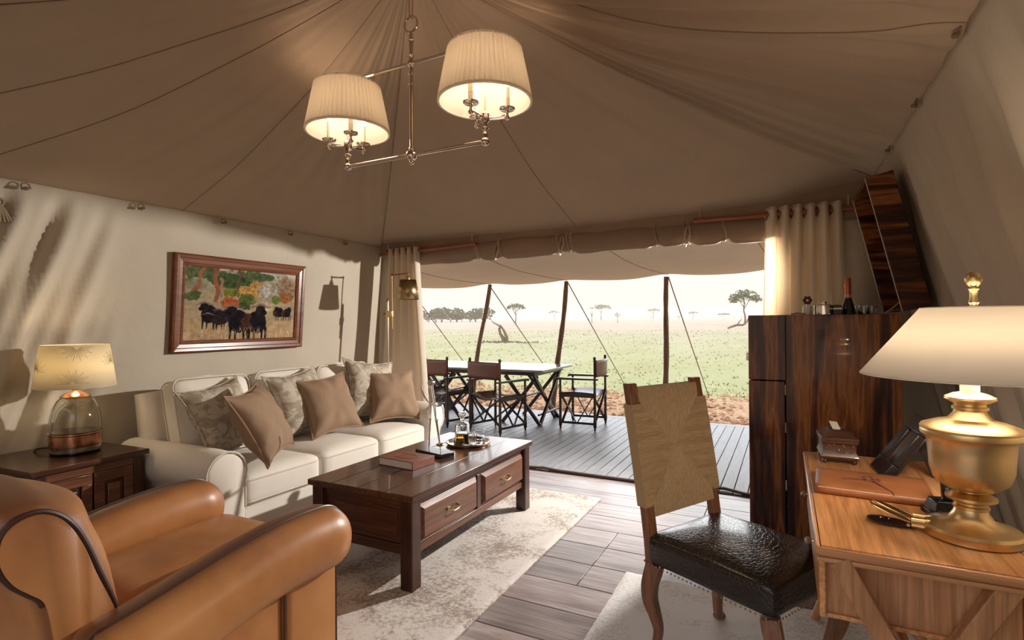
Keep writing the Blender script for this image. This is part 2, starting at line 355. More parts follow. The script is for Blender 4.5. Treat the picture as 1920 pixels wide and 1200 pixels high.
class B:
    """collects geometry for ONE mesh object"""
    def __init__(self): self.v = []; self.f = []
    def add(self, vs, fs):
        k = len(self.v); self.v += [tuple(p) for p in vs]; self.f += [tuple(i + k for i in q) for q in fs]; return self
    def box(self, x0, x1, y0, y1, z0, z1, M=None):
        vs = [(x, y, z) for z in (z0, z1) for y in (y0, y1) for x in (x0, x1)]
        if M: vs = [M @ Vector(p) for p in vs]
        return self.add(vs, [(0, 2, 3, 1), (4, 5, 7, 6), (0, 1, 5, 4), (2, 6, 7, 3), (0, 4, 6, 2), (1, 3, 7, 5)])
    def bar(self, p0, p1, w, h, up=(0, 0, 1), w1=None, h1=None):
        p0, p1 = Vector(p0), Vector(p1); d = (p1 - p0).normalized(); u = Vector(up)
        s = d.cross(u)
        if s.length < 1e-4: s = d.cross(Vector((1, 0, 0)))
        s.normalize(); u = s.cross(d).normalized()
        w1 = w if w1 is None else w1; h1 = h if h1 is None else h1
        vs = []
        for p, a, b in ((p0, w, h), (p1, w1, h1)):
            for q, r in ((-1, -1), (1, -1), (1, 1), (-1, 1)):
                vs.append(p + s * (q * a / 2) + u * (r * b / 2))
        return self.add(vs, [(3, 2, 1, 0), (4, 5, 6, 7), (0, 1, 5, 4), (1, 2, 6, 5), (2, 3, 7, 6), (3, 0, 4, 7)])
    def tube(self, pts, r, seg=10, closed=False, flat=1.0):
        pts = [Vector(p) for p in pts]; n = len(pts)
        rs = r if isinstance(r, (list, tuple)) else [r] * n
        tang = []
        for i in range(n):
            a = pts[(i - 1) % n] if (closed or i > 0) else pts[0]
            b = pts[(i + 1) % n] if (closed or i < n - 1) else pts[-1]
            tang.append((b - a).normalized())
        t = tang[0]; nrm = t.cross(Vector((0, 0, 1)))
        if nrm.length < 1e-3: nrm = t.cross(Vector((1, 0, 0)))
        nrm.normalize(); vs = []; prev = t
        for i in range(n):
            q = prev.rotation_difference(tang[i]); nrm = q @ nrm; nrm = (nrm - tang[i] * nrm.dot(tang[i])).normalized(); prev = tang[i]
            bn = tang[i].cross(nrm)
            for k in range(seg):
                a = 2 * PI * k / seg
                vs.append(pts[i] + nrm * (math.cos(a) * rs[i]) + bn * (math.sin(a) * rs[i] * flat))
        fs = []
        for i in range(n if closed else n - 1):
            j = (i + 1) % n
            for k in range(seg):
                l = (k + 1) % seg
                fs.append((i * seg + k, i * seg + l, j * seg + l, j * seg + k))
        if not closed:
            fs.append(tuple(range(seg - 1, -1, -1))); fs.append(tuple((n - 1) * seg + k for k in range(seg)))
        return self.add(vs, fs)
    def lathe(self, prof, seg=28, M=None, amp=0, waves=0):
        vs = []; fs = []; n = len(prof)
        for (r, z) in prof:
            for k in range(seg):
                a = 2 * PI * k / seg; rr = r + amp * math.cos(waves * a)
                vs.append((rr * math.cos(a), rr * math.sin(a), z))
        for i in range(n - 1):
            for k in range(seg):
                l = (k + 1) % seg
                fs.append((i * seg + k, i * seg + l, (i + 1) * seg + l, (i + 1) * seg + k))
        if prof[0][0] > 1e-5: fs.append(tuple(range(seg - 1, -1, -1)))
        if prof[-1][0] > 1e-5: fs.append(tuple((n - 1) * seg + k for k in range(seg)))
        if M: vs = [M @ Vector(p) for p in vs]
        return self.add(vs, fs)
    def shell(self, prof, seg=40, M=None, amp=0, waves=0):
        """open surface of revolution, no caps"""
        k0 = len(self.f); self.lathe(prof, seg, M, amp, waves)
        self.f = [q for i, q in enumerate(self.f) if i < k0 or len(q) == 4]
        return self
    def prism(self, poly, a, b, fn):
        """polygon (u,v) extruded from a to b; fn(u,v,w)->xyz"""
        n = len(poly)
        vs = [fn(u, v, a) for u, v in poly] + [fn(u, v, b) for u, v in poly]
        fs = [tuple(range(n - 1, -1, -1)), tuple(range(n, 2 * n))] + [(i, (i + 1) % n, n + (i + 1) % n, n + i) for i in range(n)]
        return self.add(vs, fs)
    def grid(self, fn, nu, nv, cu=False):
        vs = [fn(i / (nu if cu else nu - 1), j / (nv - 1)) for j in range(nv) for i in range(nu)]
        fs = []
        for j in range(nv - 1):
            for i in range(nu if cu else nu - 1):
                k = (i + 1) % nu
                fs.append((j * nu + i, j * nu + k, (j + 1) * nu + k, (j + 1) * nu + i))
        return self.add(vs, fs)
    def xf(self, M):
        self.v = [tuple(M @ Vector(p)) for p in self.v]; return self
    def obj(self, name, mat, parent=None, local=False, smooth=35, bevel=0, bseg=2, solid=0, sub=0, recalc=True):
        vs = self.v
        if parent is not None and not local and parent.name in INV:
            I = INV[parent.name]; vs = [I @ Vector(p) for p in vs]
        me = bpy.data.meshes.new(name); me.from_pydata([tuple(p) for p in vs], [], self.f)
        if recalc:
            bm = bmesh.new(); bm.from_mesh(me); bmesh.ops.remove_doubles(bm, verts=bm.verts, dist=1e-6)
            bmesh.ops.recalc_face_normals(bm, faces=bm.faces); bm.to_mesh(me); bm.free()
        if smooth and len(me.polygons):
            me.polygons.foreach_set('use_smooth', [True] * len(me.polygons)); me.set_sharp_from_angle(angle=rad(smooth))
        me.materials.append(MATS[mat]); me.update()
        o = bpy.data.objects.new(name, me); COL.objects.link(o)
        if parent is not None:
            o.parent = parent
            if parent.name in INV: INV[o.name] = INV[parent.name]
        if bevel:
            md = o.modifiers.new('bevel', 'BEVEL'); md.width = bevel; md.segments = bseg; md.limit_method = 'ANGLE'; md.angle_limit = rad(40); md.harden_normals = False
        if solid:
            md = o.modifiers.new('thickness', 'SOLIDIFY'); md.thickness = solid; md.offset = 0
        if sub:
            md = o.modifiers.new('subdivision', 'SUBSURF'); md.levels = sub; md.render_levels = sub
        return o

def tag(o, label, cat, group=None):
    o['label'] = label; o['category'] = cat
    if group: o['group'] = group
    return o
def struct(o, label=None, cat=None):
    o['kind'] = 'structure'
    if label: o['label'] = label
    if cat: o['category'] = cat
    return o
def thing(name, label, cat, loc=(0, 0, 0), rz=0, group=None):
    o = bpy.data.objects.new(name, None); COL.objects.link(o)
    o.empty_display_size = .1
    o.location = loc; o.rotation_euler = (0, 0, rad(rz))
    INV[o.name] = (Matrix.Translation(loc) @ Matrix.Rotation(rad(rz), 4, 'Z')).inverted()
    return tag(o, label, cat, group)
def bx(name, mat, parent, x0, x1, y0, y1, z0, z1, bevel=.004, local=False, M=None, **k):
    return B().box(x0, x1, y0, y1, z0, z1, M).obj(name, mat, parent, local=local, bevel=bevel, **k)
def dup(root, loc, rz, label, group=None):
    r = root.copy(); COL.objects.link(r); r.location = loc; r.rotation_euler = (0, 0, rad(rz)); r['label'] = label
    if group: r['group'] = group
    for ch in list(root.children):
        c = ch.copy(); COL.objects.link(c); c.parent = r
        for g in list(ch.children):
            d = g.copy(); COL.objects.link(d); d.parent = c
    return r
def place(src, parent, loc, rz=0, scale=None):
    """another object that shares src's mesh"""
    c = src.copy(); COL.objects.link(c); c.parent = parent; c.location = loc; c.rotation_euler = (0, 0, rz)
    if scale: c.scale = scale
    return c
def nz(x, y, z=0, s=1.0): return noise.noise(Vector((x * s, y * s, z * s)))
def smooth01(t): t = max(0., min(1., t)); return t * t * (3 - 2 * t)
def arc(c, r, a0, a1, n, plane='xz'):
    out = []
    for i in range(n + 1):
        a = rad(a0 + (a1 - a0) * i / n); u, v = r * math.cos(a), r * math.sin(a)
        out.append((c[0] + u, c[1], c[2] + v) if plane == 'xz' else (c[0] + u, c[1] + v, c[2]) if plane == 'xy' else (c[0], c[1] + u, c[2] + v))
    return out

# ------------------------------------------------------------------ the tent shell
XL, XR, YF, YB = -3.85, 0.555, 4.5, -0.35
ZR = 2.35                                  # the right eave hangs higher
ZE = 2.19
PK = (-1.69, 2.21, 3.20)
SL, SRT = 0.08, 0.22                       # outward lean of the left and right wall
def xleft(z): return XL - SL * (2.17 - z)
def xright(z): return XR + SRT * (ZR - z)

def perim(s):
    """point on the eave, s in 0..4: left, front, right, back"""
    k = int(s) % 4; t = s - int(s)
    if k == 0: return (XL, YB + (YF - YB) * t)
    if k == 1: return (XL + (XR - XL) * t, YF)
    if k == 2: return (XR, YF + (YB - YF) * t)
    return (XR + (XL - XR) * t, YB)
def roof_pt(s, t):
    x1, y1 = perim(s)
    x = PK[0] + (x1 - PK[0]) * t; y = PK[1] + (y1 - PK[1]) * t
    f = s - int(s); mid = math.sin(PI * f)
    ze = (ZE - .02, ZE + (ZR - ZE) * f ** 7, ZR, ZR + (ZE - .02 - ZR) * f)[int(s) % 4]
    z = PK[2] + (ze - PK[2]) * t - .085 * max(0., math.sin(PI * t)) ** 1.1 - .035 * math.sin(PI * t) * mid
    env = max(0., math.sin(PI * min(1, max(0, t)))) ** .7
    k = int(s) % 4
    if k == 2: env = smooth01(t / .30) * (1 - .8 * smooth01((t - .90) / .10))
    amp = (.008, .006, .030, .016)[k]
    fr = (52, 46, 96, 70)[k]
    a = s * fr + 7.0 * nz(s * 2.1, t * 1.1, 3.1)
    fold = math.sin(a) + .5 * math.sin(2.3 * a + 1.3 + 3 * nz(s * 3, t * 2, 9))
    z -= amp * env * fold * (.35 + .65 * (.5 + .5 * math.sin(PI * f)))
    z += .012 * env * nz(x * 1.7, y * 1.7, 5)
    return (x, y, z)
NS, NT = 880, 48
bb = B()
bb.grid(lambda u, v: roof_pt(u * 4, 1.025 * v), NS, NT, cu=True)
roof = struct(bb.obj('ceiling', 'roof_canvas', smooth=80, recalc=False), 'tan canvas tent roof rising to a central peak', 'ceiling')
seams = [0.0, 1.0, 2.0, 3.0, 0.56, 1.5, 2.45, 3.5, 0.315, 0.20]
for s in seams:
    pts = [roof_pt(s, t / 40) for t in range(1, 41)]
    pts = [(p[0], p[1], p[2] - .002) for p in pts]
    B().tube(pts, .0022 if s % 1 else .003, 6).obj('roof_seam', 'seam_thread', roof)

def wall_left_pt(u, v):
    y = YB - .3 + (YF + .05 - YB + .3) * u; z = ZE * (1 - v) - .02 * v
    f = smooth01((2.05 - y) / .5)
    a = (y - .30 * (z - 1.0)) * 24
    d = .040 * f * (math.sin(a + 2.5 * nz(y, z, 1.0, 1.2)) + .45 * math.sin(2.1 * a + 1))
    d += (1 - f) * (.008 * math.sin(y * 9 + 1.5 * math.sin(z * 2)) + .016 * nz(y * 1.1, z * .8, 2))
    d += .02 * nz(y * 2, z * 1.4, 7) * (.4 + f)
    top = smooth01((ZE - z) / .25)
    return (xleft(z) + d * top - .004, y, z)
wl = struct(B().grid(wall_left_pt, 260, 60).obj('wall_left', 'wall_canvas', smooth=80, recalc=False, solid=.004), 'beige canvas tent wall behind the sofa', 'wall')
def wall_right_pt(u, v):
    y = YB - .3 + (YF + .05 - YB + .3) * u; z = (ZR + .01) * (1 - v) - .02 * v
    h = ZR - z
    a = (y + .16 * h) * 21
    d = .026 * (math.sin(a + 3 * nz(y, z * .5, 4.0)) + .5 * math.sin(1.9 * a + 2 * nz(y, z, 6))) * smooth01(h / .5) + .02 * nz(y * 2, z * 1.2, 8)
    return (xright(z) + d * smooth01(h / .2) + .03 * smooth01(h / .4), y, z)
wr = struct(B().grid(wall_right_pt, 260, 60).obj('wall_right', 'wall_canvas', smooth=80, recalc=False, solid=.004), 'beige canvas tent wall behind the desk', 'wall')
# back wall behind the camera, with its doorway open
def wb(name, x0, x1, z0, z1):
    b = B(); b.grid(lambda u, v: (x0 + (x1 - x0) * u, YB - .28 + .02 * math.sin(u * 30), z0 + (z1 - z0) * v), 60, 12)
    return struct(b.obj(name, 'wall_canvas', smooth=80, recalc=False, solid=.004), 'canvas back wall beside the tent doorway', 'wall')
wb('wall_back', -4.1, -1.7, 0, 2.25); wb('wall_back', .45, 1.2, 0, 2.4)
wb('wall_back', -1.7, .45, 2.0, 2.4)
# short returns either side of the open front
for x0, x1, lb in ((-4.08, -3.70, 'narrow canvas return beside the left curtain'), (.33, 1.15, 'narrow canvas return behind the trunk bar')):
    b = B(); b.grid(lambda u, v: (x0 + (x1 - x0) * u, YF + .03 + .01 * math.sin(u * 22), 2.22 * v), 24, 12)
    struct(b.obj('wall_front', 'wall_canvas', smooth=80, recalc=False, solid=.004), lb, 'wall')

def head_pt(u, v):
    x = -4.1 + 5.3 * u
    return (x, YF - .015 + .006 * math.sin(u * 60), 2.06 + (.24 + .25 * smooth01((x + .2) / .5)) * v)
struct(B().grid(head_pt, 120, 8).obj('wall_front', 'valance_canvas', smooth=80, recalc=False, solid=.004), 'brown canvas header above the open front', 'wall')

# ---- floor boards (run along x) and deck boards (run along y)
fl = struct(bx('floor', 'slab_base', None, -4.15, 1.25, -.75, 4.50, -.06, -.022, bevel=0), 'weathered grey brown board floor inside the tent', 'floor')
def board(name, mat, L, W, T, axis):
    return (B().box(0, L, 0, W, -T, 0) if axis == 0 else B().box(0, W, 0, L, -T, 0)).obj(name, mat, None, bevel=.0025, bseg=1)
first = {}
def lay(parent, name, mat, x, y, L, W, T, axis):
    k = (name, round(L, 2), round(W, 3))
    if k not in first:
        o = board(name, mat, L, W, T, axis); o.parent = parent; o.location = (x, y, 0); first[k] = o
    else: place(first[k], parent, (x, y, 0))
rowy = -0.70; rr = random.Random(3)
while rowy < 4.45:
    W = .255; W = min(W, 4.485 - rowy); x = -4.12 - rr.choice([0, .45, .9, 1.35]); 
    while x < 1.2:
        L = 1.8
        xa, xb = max(x, -4.12), min(x + L, 1.22)
        if xb - xa > .1: lay(fl, 'floorboard', 'floor_wood', xa, rowy, round(xb - xa, 2) - .0025, W - .0035, .02, 0)
        x += L
    rowy += .255
dk = struct(bx('deck', 'slab_base', None, -6.6, 1.9, 4.52, 7.60, -.10, -.032, bevel=0), 'grey wooden deck of the veranda', 'deck')
x = -6.55
while x < 1.8:
    lay(dk, 'deck_board', 'deck_wood', x, 4.54, 2.90, .1, .028, 1); x += .1045
xx = -6.55
while xx < 1.8:
    lay(dk, 'edge_board', 'deck_wood', xx, 7.445, 2.08, .13, .028, 0); xx += 2.084
tp = [(-3.75, 4.512, .012), (-3.0, 4.508, .012), (-2.2, 4.50, .014), (-2.0, 4.53, .02), (-1.85, 4.51, .016), (-1.4, 4.505, .014), (-1.0, 4.50, .014), (-.62, 4.56, .02), (-.45, 4.60, .016), (-.30, 4.53, .014), (.1, 4.51, .012), (.5, 4.51, .012)]
struct(B().tube(tp, .020, 8, flat=.6).obj('trim_1', 'threshold_brown'), 'dark rolled canvas hem along the threshold', 'trim')

# ---- wooden toggles that button the roof to the walls
def toggle(x, y, z, side, label):
    t = thing('wall_toggle', label, 'toggle', (x, y, z), 0, 'toggles along the eaves')
    B().tube([(x + side * .012, y - .022, z - .006), (x + side * .018, y, z), (x + side * .012, y + .022, z + .006)], [.006, .010, .006], 8).obj('peg', 'toggle_wood', t)
    B().tube(arc((x + side * .006, y, z + .012), .020, 0, 340, 14, 'yz'), .0035, 6).obj('loop', 'rope', t)
names = ['above the table lamp, leftmost in view', 'left of the buffalo painting', 'above the left part of the buffalo painting', 'above the right end of the buffalo painting', 'near the corner by the left curtain']
for i, y in enumerate((1.46, 2.07, 2.66, 3.28, 3.93)):
    toggle(xleft(2.13) + .03, y, 2.125, 1, 'small eave toggle on the left wall, ' + names[i])
for y, t_ in ((2.35, 'highest in view'), (3.03, 'second down from the top right'), (3.76, 'just above the open trunk lid')):
    toggle(XR - .012, y, 2.33, -1, 'small eave toggle on the right wall, ' + t_)

# ---- veranda awning, poles, guy ropes
def awn(u, v):
    x = -7.2 + 9.6 * u; y = YF + .11 + 3.16 * v
    ze = 1.955 + .05 * (x + 6) / 6
    for px in (-6.0, -4.34, -3.0, -1.49, -.05): ze += .028 * math.exp(-((x - px) / .28) ** 2)
    z = 2.30 * (1 - v) + ze * v - .10 * math.sin(PI * v) - .02 * (1 - v * 0) * v * (1 - math.cos((x + 4.34) * 2 * PI / 1.45)) * .4
    return (x, y, z + .01 * nz(x * 1.5, y * 1.5, 2))
B_ = B().grid(awn, 180, 40)
aw = tag(B_.obj('veranda_awning', 'awning_canvas', smooth=80, recalc=False, solid=.004), 'pale canvas awning stretched out over the veranda deck', 'awning')
for i in range(5):
    x0 = (-5.9, -4.34, -3.0, -1.49, -.05)[i]
    us = (x0 + 7.2) / 9.6
    B().tube([tuple(Vector(awn(us - .03 * (1 - t / 12), t / 12)) - Vector((0, 0, .004))) for t in range(13)], .004, 5).obj('awning_seam', 'seam_thread', aw)
def pole(x0, x1, label):
    rp = random.Random(int(x0 * 100)); pts = []
    for i in range(15):
        t = i / 14; pts.append((x0 + (x1 - x0) * t + .012 * math.sin(t * 7 + x0), 7.72 + .01 * math.sin(t * 9), -.12 + 2.10 * t))
    o = B().tube(pts, [.043 - .012 * i / 14 + .004 * rp.uniform(-1, 1) for i in range(15)], 12).obj('awning_pole', 'pole_wood', smooth=60)
    tag(o, label, 'pole', 'awning poles')
pole(-4.745, -4.345, 'leaning rough wooden awning pole behind the middle camp chair')
pole(-3.25, -2.99, 'slightly leaning wooden awning pole at the right end of the dining table')
pole(-1.54, -1.49, 'upright wooden awning pole right behind the woven desk chair')
def guy(a, b, label, hook=False):
    t = thing('guy_rope', label, 'rope', b, 0, 'awning guy ropes')
    B().tube([a, tuple((Vector(a) + Vector(b)) / 2 - Vector((0, 0, .012))), b], .009, 6).obj('line', 'rope', t)
    d = Vector((.04, .12, 0))
    B().tube([Vector(b) + Vector((0, 0, .05)), Vector(b) - d * .6 + Vector((0, 0, -.16))], [.014, .008], 6).obj('peg', 'toggle_wood', t)
guy((-4.33, 7.74, 1.93), (-4.44, 10.95, -.05), 'guy rope running down from the left leaning pole')
guy((-2.98, 7.74, 1.96), (-2.97, 11.1, -.05), 'guy rope running down to the top of the right camp chair')
guy((-1.47, 7.74, 1.97), (-1.30, 10.6, -.05), 'guy rope running down from the upright right pole')
guy((-5.95, 7.74, 1.92), (-6.35, 10.8, -.05), 'thin guy rope beside the left curtain edge')

# ---- rolled-up door with its ties
def val_pt(u, v, seg=None):
    x = -3.42 + 3.40 * u
    ties = (-2.66, -2.40, -1.80, -1.70, -.95, -.70, -.42)
    pin = sum(math.exp(-((x - q) / .045) ** 2) for q in ties); pin = min(1, pin)
    a = 2 * PI * v
    ry, rz = .060 - .012 * pin, .094 - .016 * pin + .012 * nz(x * 3.1, 2)
    zc = 2.035 + .012 * x / 3.4 + .02 + .010 * nz(x * 2.2, 5) + .016 * pin
    wob = 1 + .10 * nz(x * 4, math.cos(a) * 1.3, math.sin(a) * 1.3) + .05 * math.sin(3 * a + x * 2.5)
    return (x, 4.51 + ry * math.cos(a) * wob, zc + rz * math.sin(a) * wob)
b = B(); NU = 200; NV = 28
b.grid(lambda u, v: val_pt(v, u), NV, NU, cu=True)
b.f.append(tuple(range(NV))); b.f.append(tuple((NU - 1) * NV + k for k in range(NV)))
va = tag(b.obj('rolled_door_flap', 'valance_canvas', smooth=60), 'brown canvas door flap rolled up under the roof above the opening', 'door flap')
for q in (-2.66, -2.645, -2.40, -1.81, -1.72, -1.68, -.95, -.72, -.68, -.42):
    pts = []
    for i in range(18):
        p = val_pt((q + 3.42) / 3.40, i / 18); c_ = Vector((q, 4.51, 2.06)); d = (Vector(p) - c_) * 1.06
        pts.append(c_ + d + Vector((.012 * math.sin(i * .7), 0, 0)))
    B().tube(pts, .019, 6, closed=True, flat=.25).obj('tie_strap', 'webbing', va)
for q in (-1.77, -.70, -2.42):                         # loose folded strap ends
    B().tube([(q, 4.44, 2.10), (q - .015, 4.43, 2.03), (q - .03, 4.43, 1.965), (q - .01, 4.435, 1.945), (q + .03, 4.43, 2.04), (q + .02, 4.44, 2.11)], .011, 6, flat=.35).obj('strap_end', 'webbing', va)

# ---- curtain rods and curtains
def rod(x0, x1, z0, z1, label):
    t = thing('curtain_rod', label, 'rod', ((x0 + x1) / 2, 4.40, z0))
    B().tube([(x0, 4.40, z0), (x1, 4.40, z1)], .019, 14).obj('pole', 'rod_wood', t)
    for x in ((x0 + .10, x1 - .04) if x0 < -2 else (x0 + .05, x1 - .03)):
        z = z0 + (z1 - z0) * (x - x0) / (x1 - x0)
        B().tube([(x, 4.40, z + .021), (x, 4.40, z + .10)], .012, 8, flat=.4).obj('bracket', 'webbing', t)
rod(-3.78, -2.62, 2.065, 2.105, 'short copper brown curtain rod above the left curtain')
rod(-.64, .42, 2.138, 2.125, 'short copper brown curtain rod above the right curtain')
def curtain(name, label, xt0, xt1, xb0, xb1, nf, amp, ztop, zbot, rodz, flare=1.0, y0=4.40, yb=0.0):
    t = thing(name, label, 'curtain', ((xb0 + xb1) / 2, 4.40, zbot))
    def pt(u, v):
        k = smooth01(v * 1.1) ** flare
        x = (xt0 + (xt1 - xt0) * u) * (1 - k) + (xb0 + (xb1 - xb0) * u) * k
        a = u * nf * 2 * PI
        y = y0 + yb * k + amp * (1 - .25 * v) * (math.sin(a) + .2 * math.sin(2 * a + 1 + 2 * v)) + .012 * nz(x * 6, v * 2.0, nf)
        x += .018 * math.cos(a + .4) + .01 * nz(u * 9, v * 3, 4) * v
        return (x, y, ztop + (zbot - ztop) * v)
    c = B().grid(pt, nf * 22 + 1, 60).obj('cloth', 'curtain_cloth', t, smooth=80, recalc=False, solid=.003)
    for i in range(nf):
        for ph in (0.0, .5):
            u = (i + ph) / nf
            if u > .99: continue
            p = pt(u, .03)
            B().tube(arc((p[0], p[1], rodz), .030, 0, 360, 16, 'yz')[:-1], .006, 6, closed=True).obj('eyelet', 'bronze', t)
    return t
curtain('eyelet_curtain', 'cream eyelet curtain drawn to the left end of the opening', -3.70, -3.30, -3.80, -3.16, 5, .042, 2.12, .02, 2.085, y0=4.40, yb=-.03)
curtain('eyelet_curtain', 'cream eyelet curtain glowing behind the trunk bar', -.15, .34, -.20, .40, 6, .045, 2.185, .02, 2.13, y0=4.41)
# ------------------------------------------------------------------ rugs
def rug_obj(name, mat, x0, x1, y0, y1, h, label):
    def top(u, v):
        x, y = x0 + (x1 - x0) * u, y0 + (y1 - y0) * v
        e = min(u * (x1 - x0), (1 - u) * (x1 - x0), v * (y1 - y0), (1 - v) * (y1 - y0))
        k = smooth01(e / .02)
        j = .004 * nz(x * 30, y * 30, 1) * (1 - k)
        return (x + j, y + j, .002 + h * (.35 + .65 * k))
    b = B().grid(top, 120, 120)
    n = 120; k = len(b.v)
    ring = [i for i in range(n)] + [j * n + n - 1 for j in range(1, n)] + [(n - 1) * n + i for i in range(n - 2, -1, -1)] + [j * n for j in range(n - 2, 0, -1)]
    low = [(b.v[i][0], b.v[i][1], .001) for i in ring]
    b.v += low; m = len(ring)
    b.f += [(ring[i], ring[(i + 1) % m], k + (i + 1) % m, k + i) for i in range(m)]
    return tag(b.obj(name, mat, smooth=60), label, 'rug')
rug_obj('area_rug', 'rug_wool', -2.845, -1.268, .35, 3.965, .016, 'large beige and brown mottled rug under the coffee table')
rug_obj('small_rug', 'rug_pale', -.777, .62, .55, 2.86, .014, 'small pale wool rug under the woven desk chair')

# ------------------------------------------------------------------ coffee table
RZ = .018
CT = thing('coffee_table', 'dark walnut coffee table with two drawers on the large rug', 'coffee table', (-1.995, 2.825, 0))
X0, X1, Y0, Y1, ZT = -2.335, -1.655, 2.145, 3.51, .50
t = .075
for x, y in ((X0, Y0), (X1 - t, Y0), (X0, Y1 - t), (X1 - t, Y1 - t)):
    bx('leg', 'walnut_z', CT, x, x + t, y, y + t, RZ, ZT - .032, .005)
# top of three long planks and two breadboard ends
top_y0, top_y1 = Y0 - .018, Y1 + .018
nw = 4; xs = [X0 - .018 + (X1 - X0 + .036) * i / nw for i in range(nw + 1)]
for i in range(nw):
    bx('top_plank', 'walnut', CT, xs[i] + .0006, xs[i + 1] - .0006, top_y0, top_y1, ZT - .032, ZT, .004)
def panel_end(y0, y1, yo):
    bx('end_rail', 'walnut_x', CT, X0 + t, X1 - t, y0, y1, ZT - .085, ZT - .032, .003)
    bx('end_rail', 'walnut_x', CT, X0 + t, X1 - t, y0, y1, .185, .235, .003)
    bx('end_panel', 'walnut_x', CT, X0 + t, X1 - t, y0 + .010, y1 - .010, .235, ZT - .085, .002)
    bx('raised_field', 'walnut_x', CT, X0 + t + .045, X1 - t - .045, yo - .004, yo + .004, .262, ZT - .112, .003)
panel_end(Y0 + .02, Y0 + .05, Y0 + .03); panel_end(Y1 - .05, Y1 - .02, Y1 - .03)
for xa, xb in ((X1 - .055, X1 - .02), (X0 + .02, X0 + .055)):
    bx('side_rail', 'walnut', CT, xa, xb, Y0 + t, Y1 - t, ZT - .070, ZT - .032, .003)
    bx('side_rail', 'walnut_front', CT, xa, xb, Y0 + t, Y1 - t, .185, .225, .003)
    bx('back_panel', 'walnut', CT, (xa + xb) / 2 - .008, (xa + xb) / 2 + .006, Y0 + t, Y1 - t, .2, ZT - .07, 0)
bx('centre_stile', 'walnut_z', CT, X1 - .055, X1 - .018, 2.805, 2.85, .225, ZT - .07, .003)
bx('bottom_panel', 'walnut', CT, X0 + .03, X1 - .03, Y0 + .04, Y1 - .04, .188, .2, 0)
for ya, yb in ((Y0 + t + .012, 2.797), (2.858, Y1 - t - .012)):
    fx = X1 - .03
    z0, z1 = .232, ZT - .076
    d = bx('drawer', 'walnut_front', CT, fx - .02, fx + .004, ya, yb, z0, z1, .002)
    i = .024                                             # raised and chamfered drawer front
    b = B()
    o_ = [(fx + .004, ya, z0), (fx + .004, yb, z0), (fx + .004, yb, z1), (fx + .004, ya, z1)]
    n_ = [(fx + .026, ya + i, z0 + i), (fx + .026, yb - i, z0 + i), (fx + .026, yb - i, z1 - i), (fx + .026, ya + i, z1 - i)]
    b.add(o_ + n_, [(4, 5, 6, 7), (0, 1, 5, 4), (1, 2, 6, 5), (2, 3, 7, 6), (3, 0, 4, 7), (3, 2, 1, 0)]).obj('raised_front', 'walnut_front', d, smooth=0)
    yc, zc = (ya + yb) / 2, (z0 + z1) / 2
    B().tube([(fx + .026, yc - .05, zc + .006), (fx + .046, yc - .045, zc), (fx + .052, yc - .02, zc - .008), (fx + .052, yc + .02, zc - .008), (fx + .046, yc + .045, zc), (fx + .026, yc + .05, zc + .006)], .0045, 8).obj('handle', 'antique_brass', d)
    for s in (-1, 1):
        B().lathe([(.0, 0), (.009, 0), (.009, .004), (.0, .006)], 12, TR(fx + .026, yc + s * .05, zc + .006, 0, 90, 0)).obj('handle_rose', 'antique_brass', d)

# things on the coffee table
bk = thing('leather_book', 'thick brown leather bound book lying on the coffee table', 'book', (-2.055, 2.615, ZT), -5)
def L(b): return b
B().box(-.135, .135, -.098, .098, .0, .004).obj('cover', 'book_leather', bk, local=True, bevel=.0015)
B().box(-.135, .135, -.098, .098, .044, .048).obj('cover', 'book_leather', bk, local=True, bevel=.0015)
B().prism([(.0, -.098), (.0, .098), (.006, .098), (.006, -.098)], 0, .048, lambda u, v, w_: (.132 + u, v, w_)).obj('spine', 'book_leather', bk, local=True, bevel=.002)
B().box(-.130, .130, -.093, .093, .004, .044).obj('pages', 'paper', bk, local=True, bevel=.001)
B().tube([(.07 * math.cos(a) * (1 + .2 * math.cos(3 * a)), .05 * math.sin(a), .0485) for a in [2 * PI * i / 40 for i in range(40)]], .0012, 5, closed=True).obj('tooling', 'folio_leather', bk, local=True)

dv = thing('divider_sculpture', 'silver drafting dividers standing on a black base on the coffee table', 'ornament', (-2.04, 2.885, ZT), -14)
B().box(-.128, .128, -.055, .055, 0, .026).obj('base', 'black_plastic', dv, local=True, bevel=.003)
ap = (-.030, .0, .462)
for s, fx_ in ((-1, -.055), (1, .060)):
    a_ = Vector(ap); f_ = Vector((fx_, 0, .026)); pts = [a_ + (f_ - a_) * k for k in (0, .3, .52, .53, .56, .57, .93, 1)]
    B().tube(pts, [.011, .010, .0085, .0105, .0105, .0075, .0055, .002], 12).obj('leg', 'chrome', dv, local=True)
B().lathe([(0, -.018), (.017, -.018), (.019, -.01), (.019, .01), (.017, .018), (0, .018)], 20, TR(*ap, 90, 0, 0)).obj('hinge', 'steel', dv, local=True)
B().tube(arc((.012, 0, .46), .145, 190, 292, 20), .0055, 8).obj('quadrant_arc', 'chrome', dv, local=True)
B().lathe([(0, -.012), (.011, -.012), (.011, .012), (0, .012)], 14, TR(.056, 0, .335, 0, 90, 0)).obj('thumb_screw', 'steel', dv, local=True)
B().tube(arc((.054, 0, .07), .018, 0, 360, 16, 'xy')[:-1], .008, 8, closed=True).obj('collar', 'antique_brass', dv, local=True)

